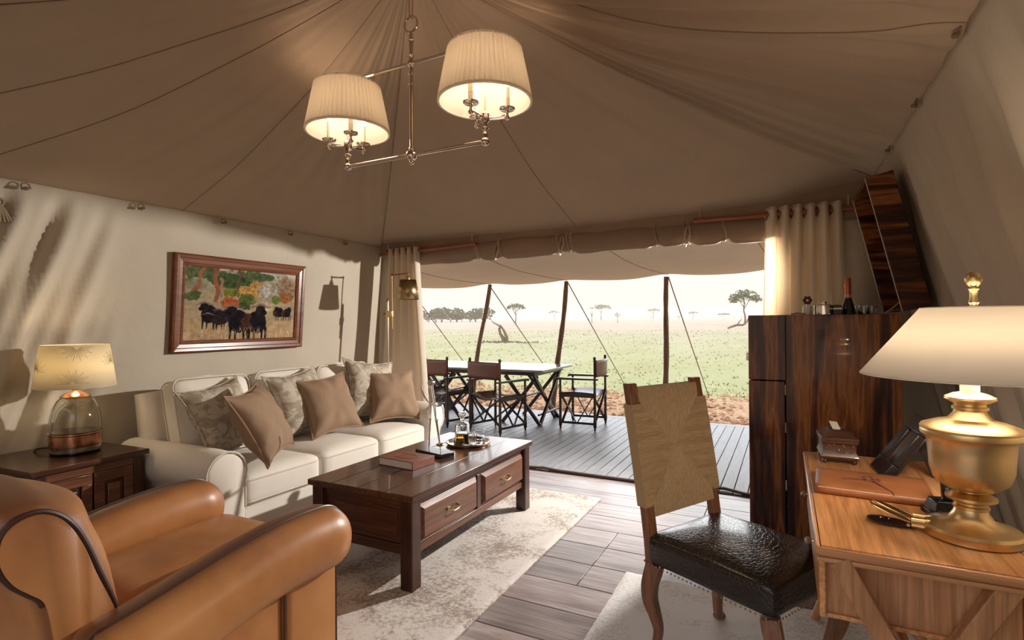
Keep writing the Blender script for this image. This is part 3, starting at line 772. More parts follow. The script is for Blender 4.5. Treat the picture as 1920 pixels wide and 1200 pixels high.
ty, tx = 3.235, -2.0
tr = thing('round_tray', 'round silver tray with a dark edge on the coffee table', 'tray', (tx, ty, ZT))
B().lathe([(0, .004), (.132, .004), (.140, .007), (.150, .018), (.153, .018), (.153, .014), (.142, 0), (0, 0)], 48).obj('dish', 'chrome', tr, local=True)
B().tube(arc((0, 0, .016), .152, 0, 360, 48, 'xy')[:-1], .004, 8, closed=True).obj('rim', 'bronze', tr, local=True)
zt = ZT + .0042
dc = thing('whisky_decanter', 'square cut glass decanter half full of amber whisky on the tray', 'decanter', (-2.035, 3.215, zt), 24)
def sq(r, z, n=32, p=5.0, flute=0.):
    out = []
    for k in range(n):
        a = 2 * PI * k / n; c_, s_ = math.cos(a), math.sin(a)
        q = (abs(c_) ** p + abs(s_) ** p) ** (-1 / p)
        q *= 1 + flute * (1 if k % 2 else -1)
        out.append((r * q * c_, r * q * s_, z))
    return out
def rings(rs):
    b = B(); n = len(rs[0])
    for r_ in rs: b.v += r_
    for i in range(len(rs) - 1):
        for k in range(n): b.f.append((i * n + k, i * n + (k + 1) % n, (i + 1) * n + (k + 1) % n, (i + 1) * n + k))
    b.f.append(tuple(range(n - 1, -1, -1))); b.f.append(tuple((len(rs) - 1) * n + k for k in range(n)))
    return b
rings([sq(.046, 0), sq(.048, .004), sq(.048, .055, flute=.02), sq(.048, .125, flute=.02), sq(.044, .138), sq(.022, .150), sq(.016, .156, p=2), sq(.016, .182, p=2), sq(.021, .186, p=2), sq(.014, .187, p=2), sq(.011, .156, p=2), sq(.018, .146), sq(.040, .134), sq(.0435, .125), sq(.0435, .012), sq(.03, .009)]).obj('bottle', 'clear_glass', dc, local=True, smooth=30)
rings([sq(.0432, .0125), sq(.0432, .078)]).obj('whisky', 'whisky', dc, local=True, smooth=30)
rings([sq(.010, .168, p=2), sq(.010, .187, p=2), sq(.014, .190, p=2), sq(.024, .198, p=3), sq(.026, .214, p=3), sq(.018, .222, p=3)]).obj('stopper', 'clear_glass', dc, local=True, smooth=20)
def tumbler(x, y, label):
    g = thing('whisky_tumbler', label, 'glass', (x, y, zt), 0, 'tumblers on the tray')
    n = 24
    b = B(); b.lathe([(.001, 0), (.030, 0), (.032, .004), (.036, .085), (.0335, .085), (.0295, .016), (.001, .014)], n)
    for i, p in enumerate(b.v):
        k = i % n
        if .002 < p[2] < .06 and math.hypot(p[0], p[1]) > .031: b.v[i] = (p[0] * (1 + .03 * (k % 2)), p[1] * (1 + .03 * (k % 2)), p[2])
    b.obj('cup', 'clear_glass', g, local=True, smooth=25)
tumbler(-1.955, 3.325, 'cut glass tumbler on the tray, farthest behind the decanter'); tumbler(-1.922, 3.25, 'cut glass tumbler on the tray, rightmost'); tumbler(-1.958, 3.170, 'cut glass tumbler at the front of the tray')
cs = thing('coaster_stack', 'small stack of silver coasters behind the decanter on the tray', 'coaster', (-2.095, 3.275, zt))
for i in range(4): B().lathe([(0, i * .009), (.038, i * .009), (.040, i * .009 + .002), (.040, i * .009 + .007), (0, i * .009 + .008)], 28).obj('coaster', 'steel', cs, local=True)

# ------------------------------------------------------------------ sofa
SF = thing('sofa', 'cream linen three seat sofa with rolled arms against the left wall', 'sofa', (-3.3, 2.98, 0))
sy0, sy1, sxf, sxb = 2.075, 3.86, -2.83, -3.70
def cushion(nx, ny, nz_, ext, puff, edge=.16, seed=0, power=3.2):
    """rounded box cushion of half sizes ext, puffed out by puff along each axis"""
    bm = bmesh.new(); bmesh.ops.create_cube(bm, size=2.0); bmesh.ops.subdivide_edges(bm, edges=bm.edges[:], cuts=11, use_grid_fill=True)
    vs = []
    for v in bm.verts:
        x, y, z = v.co
        p = []
        for i, c in enumerate((x, y, z)):
            o1, o2 = [(x, y, z)[j] for j in range(3) if j != i]
            p.append(c * (ext[i] + puff[i] * (1 - o1 ** 2) * (1 - o2 ** 2)))
        r = min(edge, min(ext) * .9)
        q = Vector(p)
        core = Vector([max(-ext[i] + r, min(ext[i] - r, q[i])) for i in range(3)])
        d = q - core
        if d.length > r and abs(d.length) > 1e-6:
            big = sum(1 for i in range(3) if abs(d[i]) > 1e-6)
            if big > 1: q = core + d.normalized() * max(r, d.length * .78 if big == 1 else r)
        q += Vector((0, 0, .004 * noise.noise(Vector((p[0] * 5 + seed, p[1] * 5, p[2] * 5)))))
        v.co = q
    b = B(); b.v = [tuple(v.co) for v in bm.verts]; bm.verts.index_update(); b.f = [tuple(v.index for v in f.verts) for f in bm.faces]; bm.free()
    return b
def piping_loop(ext, r, plane_z, n=24, rad_=.05, M=None, mat='sofa_piping', parent=None):
    pts = []
    hx, hy = ext
    for cx, cy, a0 in ((hx - rad_, hy - rad_, 0), (-hx + rad_, hy - rad_, 90), (-hx + rad_, -hy + rad_, 180), (hx - rad_, -hy + rad_, 270)):
        for i in range(6):
            a = rad(a0 + 90 * i / 5); pts.append(Vector((cx + rad_ * math.cos(a), cy + rad_ * math.sin(a), plane_z)))
    if M: pts = [M @ p for p in pts]
    return B().tube(pts, r, 6, closed=True).obj('piping', mat, parent)
# base, seat deck, back frame
bx('base', 'sofa_linen', SF, sxb, sxf - .03, sy0 - .10, sy1 + .10, .02, .27, .02)
bx('front_border', 'sofa_linen', SF, sxf - .035, sxf + .0, sy0 - .002, sy1 + .002, .045, .275, .012)
b = B().grid(lambda u, v: ((-3.60 - .10 * v - .02 * math.sin(PI * u)), sy0 - .08 + (sy1 - sy0 + .16) * u, .25 + v * (.66 + .035 * math.sin(PI * u))), 30, 14)
b.obj('back_frame', 'sofa_linen', SF, solid=.12, smooth=60)
cw = (sy1 - sy0) / 3
for i in range(3):
    yc = sy0 + cw * (i + .5)
    o = cushion(1, 1, 1, (.335, cw / 2 - .004, .098), (.0, .0, .030), .05, i).xf(TR(-3.145, yc, .375)).obj('seat_cushion', 'sofa_linen', SF, smooth=60)
    for dz in (.058, -.070):
        pts = []
        piping_loop((.332, cw / 2 - .008), .006, dz, rad_=.06, M=TR(-3.145, yc, .375), parent=o)
for i in range(3):
    yc = sy0 + cw * (i + .5) + (-.03, -.01, .0)[i]
    Mx = TR(-3.495, yc, .735, 0, -14, 0) @ M3(0, 0, (4, 0, -3)[i])
    o = cushion(1, 1, 1, (.085, cw / 2 - .010, .255), (.055, .0, .022), .07, 5 + i).xf(Mx).obj('back_cushion', 'sofa_linen', SF, smooth=60)
    for dx in (.062, -.05):
        pts = []
        hy, hz, r_ = cw / 2 - .012, .255, .06
        for cy, cz, a0 in ((hy - r_, hz - r_, 0), (-hy + r_, hz - r_, 90), (-hy + r_, -hz + r_, 180), (hy - r_, -hz + r_, 270)):
            for k in range(6):
                a = rad(a0 + 90 * k / 5); pts.append(Mx @ Vector((dx, cy + r_ * math.cos(a), cz + r_ * math.sin(a))))
        B().tube(pts, .005, 6, closed=True).obj('piping', 'sofa_piping', o)
# rolled arms: cross-section swept from front to back
def arm_section(side, y):
    """outline in (y,z): scroll rolling outwards"""
    pts = []
    s = side; yi = y; w_ = .20
    pts.append((yi, .03))
    pts.append((yi, .30)); pts.append((yi, .46))
    c = (yi + s * .115, .515); r = .122
    for k in range(0, 15):
        a = rad(180 - k * 17.0); pts.append((c[0] - s * -1 * r * math.cos(a) * 1.0, c[1] + r * math.sin(a)))
    pts.append((yi + s * .165, .385)); pts.append((yi + s * .150, .30)); pts.append((yi + s * .150, .03))
    return pts
for side, y in ((-1, sy0), (1, sy1)):
    xs_ = [-3.73, -3.70, -3.5, -3.2, -2.95, -2.83, -2.795, -2.785]
    lift = [.0, .0, .0, .004, .006, .0, -.004, -.012]
    inset = [.02, .0, .0, .0, .0, .0, .010, .028]
    rs = []
    base = arm_section(side, y); n = len(base)
    cy = sum(p[0] for p in base) / n; cz = sum(p[1] for p in base) / n
    b = B()
    for x_, l_, ins in zip(xs_, lift, inset):
        for (py, pz) in base:
            d = Vector((py - cy, pz - cz)); d = d * (1 - ins / max(.05, d.length))
            b.v.append((x_, cy + d[0], max(.025, cz + d[1] + l_ * (1 if pz > .3 else 0))))
    for i in range(len(xs_) - 1):
        for k in range(n): b.f.append((i * n + k, i * n + (k + 1) % n, (i + 1) * n + (k + 1) % n, (i + 1) * n + k))
    b.f.append(tuple(range(n))); b.f.append(tuple((len(xs_) - 1) * n + k for k in range(n)))
    o = b.obj('arm', 'sofa_linen', SF, smooth=45, bevel=.006)
    fr = [(-2.792, p[0], p[1]) for p in base[1:-1]]
    B().tube(fr, .006, 6).obj('piping', 'sofa_piping', o)
for x_, y_ in ((-3.62, sy0), (-3.62, sy1), (-2.90, sy0), (-2.90, sy1)):
    bx('foot', 'walnut_z', SF, x_ - .02, x_ + .02, y_ - .02, y_ + .02, .0, .03, .003)

# ---- throw pillows
def pillow(label, mat, pipe, size, c, nrm_z, lean, roll, seed, fl=.0, th=.105, knife=False):
    """square pillow; nrm_z = heading of its face (deg from +x), lean back, roll in its own plane"""
    o0 = thing('throw_pillow', label, 'pillow', c, 0, 'throw pillows on the sofa')
    Mx = Matrix.Translation(c) @ M3(0, 0, nrm_z) @ M3(0, -lean, 0) @ M3(roll, 0, 0)
    h = size / 2; N_ = 25
    def surf(u, v, s):
        a, b_ = u * 2 - 1, v * 2 - 1
        k = (1 - abs(a) ** 2.6) * (1 - abs(b_) ** 2.6)
        pull = 1.03 - .16 * (1 - b_ * b_) * abs(a) ** 3; pull2 = 1.03 - .16 * (1 - a * a) * abs(b_) ** 3
        t_ = th * max(0, k) ** .62
        t_ *= 1 + .10 * nz(a * 2 + seed, b_ * 2, s)
        wr_ = .010 * math.sin(9 * math.atan2(b_, a) + seed) * min(1, (a * a + b_ * b_)) * max(0, k) ** .3
        return (s * (t_ + wr_), h * a * pull, h * b_ * pull2)
    b = B(); b.grid(lambda u, v: surf(u, v, 1), N_, N_); b.grid(lambda u, v: surf(u, v, -1), N_, N_)
    b.xf(Mx).obj('cover', mat, o0, smooth=80)
    pts = []
    for i in range(24): pts.append(surf(i / 24, 0, 1))
    for i in range(24): pts.append(surf(1, i / 24, 1))
    for i in range(24): pts.append(surf(1 - i / 24, 1, 1))
    for i in range(24): pts.append(surf(0, 1 - i / 24, 1))
    pts = [Mx @ Vector((p[0] * .3, p[1] * 1.012, p[2] * 1.012)) for p in pts]
    if fl:                                         # flat flange border
        q = [Mx @ Vector(((0), (Mx.inverted() @ p)[1] * (1 + fl), (Mx.inverted() @ p)[2] * (1 + fl))) for p in pts]
        b = B(); n = len(pts); b.v = [tuple(p) for p in pts] + [tuple(p) for p in q]; b.f = [(i, (i + 1) % n, n + (i + 1) % n, n + i) for i in range(n)]
        b.obj('flange', mat, o0, solid=.006, smooth=60)
    else:
        B().tube(pts, .0065, 6, closed=True).obj('piping', pipe, o0)
pillow('patterned damask pillow at the left end of the sofa, behind a tan one', 'damask', 'damask', .48, (-3.29, 2.295, .745), 8, 28, 7, 1)
pillow('tan velvet pillow nearest the left sofa arm', 'tan_velvet', 'tan_velvet', .47, (-2.935, 2.295, .735), 30, 29, 4, 2)
pillow('patterned damask pillow in the middle of the sofa, half hidden', 'damask', 'damask', .48, (-3.335, 2.945, .755), 0, 21, 5, 3)
pillow('tan velvet pillow in the middle of the sofa', 'tan_velvet', 'tan_velvet', .47, (-3.19, 3.10, .725), -7, 27, 3, 4)
pillow('patterned damask pillow at the right end of the sofa, behind a tan one', 'damask', 'damask', .51, (-3.27, 3.665, .775), -10, 17, -8, 5)
pillow('tan velvet pillow at the right end of the sofa', 'tan_velvet', 'tan_velvet', .47, (-3.085, 3.735, .720), -26, 31, -3, 6)

# ------------------------------------------------------------------ end table and its lamp
ET = thing('end_table', 'dark walnut end table with panelled doors between wall and sofa', 'end table', (-3.63, 1.545, 0), 3)
e0, e1, f0, f1, ez = -.30, .30, -.265, .265, .63
bx('top', 'walnut', ET, e0 - .015, e1 + .02, f0 - .02, f1 + .02, ez - .03, ez, .004, local=True)
for x, y in ((e0, f0), (e1 - .055, f0), (e0, f1 - .055), (e1 - .055, f1 - .055)):
    bx('post', 'walnut_z', ET, x, x + .055, y, y + .055, .0, ez - .03, .004, local=True)
bx('carcass', 'walnut', ET, e0 + .01, e1 - .025, f0 + .012, f1 - .012, .10, ez - .03, .002, local=True)
for ya, yb in ((f0 + .06, -.005), (.005, f1 - .06)):
    d = bx('door', 'walnut_z', ET, e1 - .026, e1 - .008, ya, yb, .12, ez - .075, .003, local=True)
    for a_, b_, c_, d_ in ((ya, yb, ez - .13, ez - .075), (ya, yb, .12, .17), (ya, ya + .05, .17, ez - .13), (yb - .05, yb, .17, ez - .13)):
        bx('door_rail', 'walnut_front', d, e1 - .008, e1 + .004, a_, b_, c_, d_, .003, local=True)
    bx('raised_panel', 'walnut_front', d, e1 - .008, e1 + .001, ya + .068, yb - .068, .19, ez - .15, .005, local=True)
bx('front_rail', 'walnut_front', ET, e1 - .03, e1 - .004, f0 + .055, f1 - .055, ez - .075, ez - .03, .002, local=True)

TL = thing('table_lamp', 'table lamp with seeded glass jar base, copper band and cream embroidered shade', 'lamp', (-3.62, 1.61, ez))
B().lathe([(.001, 0), (.112, 0), (.118, .006), (.118, .045), (.112, .046), (.112, .012), (.001, .010)], 48).obj('glass_foot', 'seeded_glass', TL, local=True)
B().lathe([(.100, .040), (.119, .040), (.121, .05), (.121, .105), (.125, .110), (.125, .118), (.100, .118)], 48).obj('copper_band', 'copper', TL, local=True)
B().lathe([(.105, .116), (.118, .118), (.1215, .15), (.117, .20), (.106, .25), (.086, .295), (.062, .318), (.058, .320), (.060, .314), (.083, .291), (.102, .248), (.112, .20), (.1155, .15), (.112, .122)], 48).obj('glass_jar', 'seeded_glass', TL, local=True)
B().lathe([(.001, .318), (.070, .314), (.072, .318), (.058, .332), (.028, .345), (.018, .352), (.016, .385), (.001, .385)], 36).obj('copper_cap', 'copper', TL, local=True)
B().tube([(0, 0, .02), (0, 0, .32)], .004, 8).obj('cord_tube', 'steel', TL, local=True)
sh = B().shell([(.190, .375), (.158, .610)], 64).obj('shade', 'cream_shade', TL, local=True, solid=.002)
B().tube(arc((0, 0, .375), .190, 0, 360, 64, 'xy')[:-1], .002, 6, closed=True).obj('shade_hem', 'cream_shade', sh, local=True)
B().tube(arc((0, 0, .610), .158, 0, 360, 64, 'xy')[:-1], .002, 6, closed=True).obj('shade_hem', 'cream_shade', sh, local=True)
for az, zc, n, up in ((-28, .405, 15, 1), (-22, .60, 15, -1), (42, .50, 14, 1), (-95, .47, 14, 1), (120, .45, 14, 1)):   # stitched starburst flowers
    for i in range(n):
        a = rad(180 * i / (n - 1)) if up > 0 else rad(180 + 180 * i / (n - 1))
        r1 = .075 * (1 - .25 * (i % 2))
        pts = []
        for k in range(4):
            rr_ = .012 + (r1 - .012) * k / 3; z_ = zc + rr_ * math.sin(a); z_ = max(.379, min(.606, z_)); R_ = .1915 + (.1595 - .1915) * (z_ - .375) / .235
            th_ = rad(az) + rr_ * math.cos(a) / R_; pts.append((R_ * math.cos(th_), R_ * math.sin(th_), z_))
        B().tube(pts, .0011, 4).obj('embroidery_stitch', 'embroidery', sh, local=True)
B().lathe([(.001, .385), (.012, .39), (.030, .44), (.028, .47), (.001, .49)], 20).obj('bulb', 'bulb_glow', TL, local=True)
B().tube([(-.08, -.05, .012), (-.14, -.08, .025), (-.19, -.10, .02), (-.23, -.12, -.02), (-.25, -.13, -.08)], .004, 6).obj('cable', 'cable', TL, local=True)
def lamp_light(name, loc, e, col=(1, .72, .42), r=.05):
    l = bpy.data.lights.new(name, 'POINT'); l.energy = e; l.color = col; l.shadow_soft_size = r
    o = bpy.data.objects.new(name, l); o.location = loc; COL.objects.link(o)
lamp_light('table_lamp_bulb', (-3.62, 1.61, ez + .50), 2.2, (1, .76, .48))
# ------------------------------------------------------------------ tan leather armchair
def burnish(o, fn):
    at_ = o.data.attributes.new('burnish', 'FLOAT', 'POINT')
    at_.data.foreach_set('value', [max(0., min(1., fn(v.co))) for v in o.data.vertices])
AC = thing('leather_armchair', 'tan leather club armchair in the left foreground', 'armchair', (-2.06, 1.20, 0), 0)
LL = dict(local=True)
def rrect(x0, x1, y0, y1, r, n=5):
    out = []
    for cx, cy, a0 in ((x1 - r, y1 - r, 0), (x0 + r, y1 - r, 90), (x0 + r, y0 + r, 180), (x1 - r, y0 + r, 270)):
        for i in range(n + 1):
            a = rad(a0 + 90 * i / n); out.append((cx + r * math.cos(a), cy + r * math.sin(a)))
    return out
B().prism(rrect(-.40, .40, -.42, .40, .04), .05, .34, lambda u, v, w_: (u, v, w_)).obj('body', 'tan_leather', AC, local=True, bevel=.012)
for s in (-1, 1):                                          # side panels with a seam behind the front post
    B().prism(rrect(s * .385 - .05, s * .385 + .05, -.44, .155, .02), .05, .50, lambda u, v, w_: (u, v, w_)).obj('side_panel', 'tan_leather', AC, local=True, bevel=.008)
    B().prism(rrect(s * .388 - .06, s * .388 + .056, .160, .425, .035), .05, .50, lambda u, v, w_: (u, v, w_)).obj('front_post', 'tan_leather', AC, local=True, bevel=.008)
    B().tube([(s * .44, .158, .06), (s * .44, .158, .42)], .005, 6).obj('piping', 'dark_leather_piping', AC, local=True)
    B().tube([(s * .440, .405, .06), (s * .440, .405, .42)], .005, 6).obj('piping', 'dark_leather_piping', AC, local=True)
    # fat padded arm, bull-nosed at the front
    def armpt(u, v, s=s):
        y = -.47 + .955 * v
        k = 1.0
        if v > .86: k = math.sqrt(max(0., 1 - ((v - .86) / .14) ** 2))
        if v < .05: k = math.sqrt(max(0., 1 - ((.05 - v) / .05) ** 2))
        k = max(k, .02)
        zc = .402 + .098 * smooth01((v + .1) / .9) + .012 * math.sin(PI * v)
        a = 2 * PI * u
        ca, sa = math.cos(a), math.sin(a)
        rx = .128 * k; rz = .125 * k
        q = (abs(ca) ** 2.3 + abs(sa) ** 2.3) ** (-1 / 2.3)
        return (s * .398 + rx * ca * q, y, zc + rz * sa * q - .012 * (1 - k))
    b = B(); n1, n2 = 40, 50
    b.grid(armpt, n1, n2, cu=True); b.f.append(tuple(range(n1))); b.f.append(tuple((n2 - 1) * n1 + k for k in range(n1)))
    o = b.obj('arm', 'tan_leather', AC, local=True, smooth=70)
    burnish(o, lambda p, s=s: max(.9 * math.exp(-((p[0] - s * .398) / .06) ** 2) * smooth01((p[2] - .44) / .06), .55 * smooth01((p[1] - .40) / .09)))
    sm = [Vector(armpt(.25 + (-.03 if s > 0 else .03), .03 + .93 * i / 40)) + Vector((0, 0, .001)) for i in range(41)]
    B().tube(sm, .0045, 6).obj('seam', 'dark_leather_piping', o, local=True)
    sm = [Vector(armpt((.30 if s > 0 else .20) + .0 * i, .90 + .09 * i / 12)) for i in range(13)]
cushion(1, 1, 1, (.275, .36, .085), (0, 0, .03), .06, 3).xf(TR(0, .085, .405)).obj('seat_cushion', 'tan_leather', AC, local=True, smooth=60)
prof = [(-.30, .36), (-.315, .48), (-.335, .56), (-.37, .66), (-.405, .75), (-.44, .815), (-.475, .857), (-.52, .877), (-.565, .868), (-.595, .835), (-.602, .775), (-.580, .715), (-.545, .672), (-.512, .632), (-.495, .56), (-.47, .40), (-.455, .20), (-.44, .06), (-.38, .055), (-.33, .2)]
def catmull(pts, k):
    out = []; n = len(pts)
    for i in range(n):
        p0, p1, p2, p3 = (np.array(pts[(i + d) % n]) for d in (-1, 0, 1, 2))
        for j in range(k):
            t_ = j / k; out.append(tuple(.5 * (2 * p1 + (p2 - p0) * t_ + (2 * p0 - 5 * p1 + 4 * p2 - p3) * t_ ** 2 + (3 * p1 - p0 - 3 * p2 + p3) * t_ ** 3)))
    return out
prof = catmull([(y, z, 1. if i <= 7 else 0., 1. if i < 6 else .5) for i, (y, z) in enumerate(prof)], 4)
def backpt(i, xn):
    y, z, front, fk = prof[i % len(prof)]
    k = 1 - abs(xn) ** 2.4
    cy, cz = -.47, .62
    wq = smooth01((z - .3) / .4)
    y2 = y + front * .105 * k * wq * fk - (1 - front) * .02 * k * wq
    z2 = z + .03 * k * smooth01((z - .76) / .05)
    ins = smooth01((abs(xn) - .90) / .10) * .016
    d = Vector((y2 - cy, z2 - cz)); l = d.length
    d *= 1 - ins / max(.08, l)
    return (.335 * xn, cy + d[0], cz + d[1])
b = B(); n = len(prof); xs_ = [-1, -.985, -.95, -.9] + [-.8 + .1 * i for i in range(17)] + [.9, .95, .985, 1]
# interpolate the outline to a smoother one
for xn in xs_:
    for i in range(n): b.v.append(backpt(i, xn))
m = len(xs_)
for j in range(m - 1):
    for i in range(n): b.f.append((j * n + i, j * n + (i + 1) % n, (j + 1) * n + (i + 1) % n, (j + 1) * n + i))
b.f.append(tuple(range(n))); b.f.append(tuple((m - 1) * n + i for i in range(n)))
bo = b.obj('backrest', 'tan_leather', AC, local=True, smooth=50)
burnish(bo, lambda p: max(.75 * smooth01((p[2] - .80) / .10), .7 * smooth01((abs(p[0]) - .27) / .055) * (1 if abs(p[0]) < .331 else .3)))
for s in (-1, 1):
    pts = [Vector(backpt(i, s * .965)) for i in range(0, 54)]
    B().tube([p + Vector((s * .003, 0, 0)) for p in pts], .0075, 8).obj('piping', 'dark_leather_piping', bo, local=True)
    bx('foot', 'walnut_z', AC, s * .34 - .03, s * .34 + .03, .30, .36, .016, .055, .005, local=True)
    bx('foot', 'walnut_z', AC, s * .34 - .03, s * .34 + .03, -.38, -.32, .016, .055, .005, local=True)

# ------------------------------------------------------------------ buffalo painting
def make_painting():
    y0, y1, z0, z1 = 2.305, 3.46, 1.148, 1.868
    zc = (z0 + z1) / 2; yc = (y0 + y1) / 2
    xw = xleft(zc) + .020
    P_ = thing('framed_painting', 'framed painting of a buffalo herd in dry bush on the left wall', 'painting', (xw, yc, zc))
    lean = math.atan(SL)
    Mx = Matrix.Translation((xw, yc, zc)) @ Matrix.Rotation(lean, 4, 'Y')
    hw, hh = (y1 - y0) / 2, (z1 - z0) / 2
    fw = .088
    prof_ = [(0, -.012), (0, .026), (.012, .034), (.030, .030), (.036, .022), (.060, .018), (.066, .022), (.084, .014), (.088, .004), (.088, -.012)]
    # four mitred frame sides
    for k in range(4):
        def fn(u, t_, k=k):
            o_, d_ = u
            a, b_ = hw - o_, hh - o_
            cs_ = [(-a, -b_), (a, -b_), (a, b_), (-a, b_)]
            p, q = cs_[k], cs_[(k + 1) % 4]
            return Mx @ Vector((d_, p[0] + (q[0] - p[0]) * t_, p[1] + (q[1] - p[1]) * t_))
        b = B(); n_ = len(prof_)
        for t_ in (0, 1):
            for u in prof_: b.v.append(tuple(fn(u, t_)))
        b.f += [(i, (i + 1) % n_, n_ + (i + 1) % n_, n_ + i) for i in range(n_)]
        b.f.append(tuple(range(n_))); b.f.append(tuple(n_ + i for i in range(n_)))
        b.obj('frame_side', 'frame_wood', P_, smooth=25)
    # the picture, painted as colours on a fine grid
    W_, H_ = 250, 150
    U, V = np.meshgrid(np.linspace(0, 1, W_), np.linspace(0, 1, H_))        # V = 0 at the bottom
    rg = np.random.RandomState(5)
    def fbm(sx, sy, o=4, seed=0):
        r = np.random.RandomState(seed); out = np.zeros_like(U); amp = 1
        for i in range(o):
            gx, gy = int(sx * 2 ** i) + 2, int(sy * 2 ** i) + 2
            g = r.rand(gy, gx)
            fx, fy = U * (gx - 1.001), V * (gy - 1.001)
            ix, iy = fx.astype(int), fy.astype(int); ax, ay = fx - ix, fy - iy
            out += amp * ((g[iy, ix] * (1 - ax) + g[iy, ix + 1] * ax) * (1 - ay) + (g[iy + 1, ix] * (1 - ax) + g[iy + 1, ix + 1] * ax) * ay); amp *= .55
        return (out - out.min()) / (out.max() - out.min())
    img = np.zeros((H_, W_, 3))
    def mixc(mask, c):
        global_c = np.array(c)[None, None, :]
        img[:] = img * (1 - mask[..., None]) + global_c * mask[..., None]
    f1, f2, f3, f4 = fbm(5, 4, 5, 1), fbm(12, 8, 4, 2), fbm(30, 30, 3, 3), fbm(60, 8, 2, 4)
    img[:] = np.array([.50, .40, .27])
    mixc(np.clip((V - .45) * 3, 0, 1) * f1, (.42, .40, .30))
    mixc(np.clip((V - .62) * 4, 0, 1) * (f2 > .48), (.16, .20, .10))
    mixc(np.clip((V - .72) * 4, 0, 1) * (f1 > .55) * .8, (.62, .60, .56))
    def blob(cx, cy, rx, ry, c, k=.35, seed=9, hard=8):
        nn = fbm(26, 18, 4, seed)
        d = 1 - np.sqrt(((U - cx) / rx) ** 2 + ((V - cy) / ry) ** 2) + (nn - .5) * k * 2
        mk = np.clip(d * hard, 0, 1)
        tx_ = fbm(60, 40, 2, seed + 50)[..., None]
        cc = np.array(c)[None, None, :] * (.55 + .9 * tx_)
        img[:] = img * (1 - mk[..., None]) + cc * mk[..., None]
    blob(.55, .72, .16, .16, (.55, .33, .13), .3, 11, 3); blob(.72, .72, .13, .14, (.50, .47, .40), .3, 12, 3)
    blob(.35, .86, .22, .12, (.10, .15, .07), .5, 13); blob(.12, .93, .14, .10, (.16, .18, .10), .5, 14); blob(.60, .93, .2, .07, (.14, .18, .09), .5, 15)
    blob(.90, .80, .12, .18, (.36, .26, .18), .5, 16, 4); blob(.90, .62, .08, .09, (.40, .18, .08), .4, 17, 5)
    def line(p, q, w0, w1, c, seed=0, wob=.012):
        (xa, ya), (xb, yb) = p, q; L2 = (xb - xa) ** 2 + ((yb - ya) * .62) ** 2
        t_ = np.clip(((U - xa) * (xb - xa) + (V - ya) * (yb - ya) * .3844) / L2, 0, 1)
        dx = U - (xa + (xb - xa) * t_) + wob * np.sin(t_ * 9 + seed); dy = (V - (ya + (yb - ya) * t_)) * .62
        d = np.sqrt(dx * dx + dy * dy); wd = w0 + (w1 - w0) * t_
        mixc(np.clip((wd - d) / .004, 0, 1), c)
    line((.07, .62), (.15, 1.0), .022, .014, (.38, .19, .11), 1); line((.26, .55), (.24, 1.0), .020, .022, (.36, .17, .10), 2); line((.33, .62), (.28, .85), .012, .016, (.44, .24, .15), 3)
    line((.43, .62), (.44, 1.0), .010, .014, (.22, .13, .09), 4)
    for a_ in (((.30, .60), (.15, .92)), ((.55, .92), (.66, .58)), ((.66, .58), (.76, .58)), ((.60, .75), (.52, .95)), ((.78, .70), (.98, .90)), ((.78, .70), (.90, .74)), ((.80, .62), (.84, .78)), ((.20, .80), (.36, .95))):
        line(a_[0], a_[1], .006, .003, (.17, .10, .08), a_[0][0] * 30)
    blob(.07, .60, .09, .07, (.13, .17, .08), .5, 20); blob(.38, .66, .08, .05, (.25, .26, .06), .5, 21); blob(.38, .52, .08, .10, (.46, .15, .06), .45, 22)
    blob(.52, .58, .075, .10, (.16, .20, .07), .45, 23); blob(.50, .48, .06, .06, (.10, .13, .06), .4, 24); blob(.79, .58, .05, .08, (.20, .27, .09), .5, 25)
    blob(.70, .47, .09, .07, (.68, .56, .40), .3, 26, 3)
    mixc(np.clip((.36 - V) * 5 + (f2 - .5) * .8, 0, 1), (.55, .40, .24))
    mixc(np.clip((.34 - V) * 4, 0, 1) * np.clip((f4 - .5) * 3, 0, 1), (.70, .56, .38))
    mixc(np.clip((.30 - V) * 4, 0, 1) * np.clip((f3 - .62) * 5, 0, 1), (.36, .18, .12))
    mixc(np.clip((.10 - V) * 6, 0, 1) * np.clip((f2 - .45) * 4, 0, 1) * (U < .4), (.24, .18, .19))
    def buffalo(cx, cy, sc, face, hx, hy, dark=(.030, .026, .032)):
        blob(cx, cy, .085 * sc, .155 * sc, dark, .08, int(cx * 90), 14)
        blob(cx - .055 * sc * face, cy - .01, .08 * sc, .12 * sc, (.10, .052, .042), .08, int(cx * 91), 14)
        blob(cx + .01 * face * sc, cy + .02 * sc, .07 * sc, .12 * sc, dark, .06, int(cx * 92), 14)
        for lx in (-.06, -.02, .045, .075):
            line((cx + lx * sc, cy - .08 * sc), (cx + lx * sc * 1.05, cy - .25 * sc), .014 * sc, .008 * sc, dark, 0, 0)
        blob(cx + hx, cy + hy, .042 * sc, .085 * sc, (.045, .035, .04), .05, int(cx * 93), 14)
        blob(cx + hx + .03 * face * sc, cy + hy - .035 * sc, .028 * sc, .038 * sc, (.03, .025, .03), .05, int(cx * 94), 14)
        for s in (-1, 1):                                          # sweeping horns
            px_, py_ = cx + hx, cy + hy + .075 * sc
            pr = (px_, py_)
            for k in range(1, 9):
                a = k / 8; nx = px_ + s * (.012 + .075 * math.sin(a * 2.3)) * sc; ny = py_ - .045 * sc * math.sin(a * PI) + (.07 * sc * max(0, a - .6) * 2.4)
                line(pr, (nx, ny), .011 * sc * (1.1 - a), .011 * sc * (1.0 - a), (.30, .21, .19), 0, 0); pr = (nx, ny)
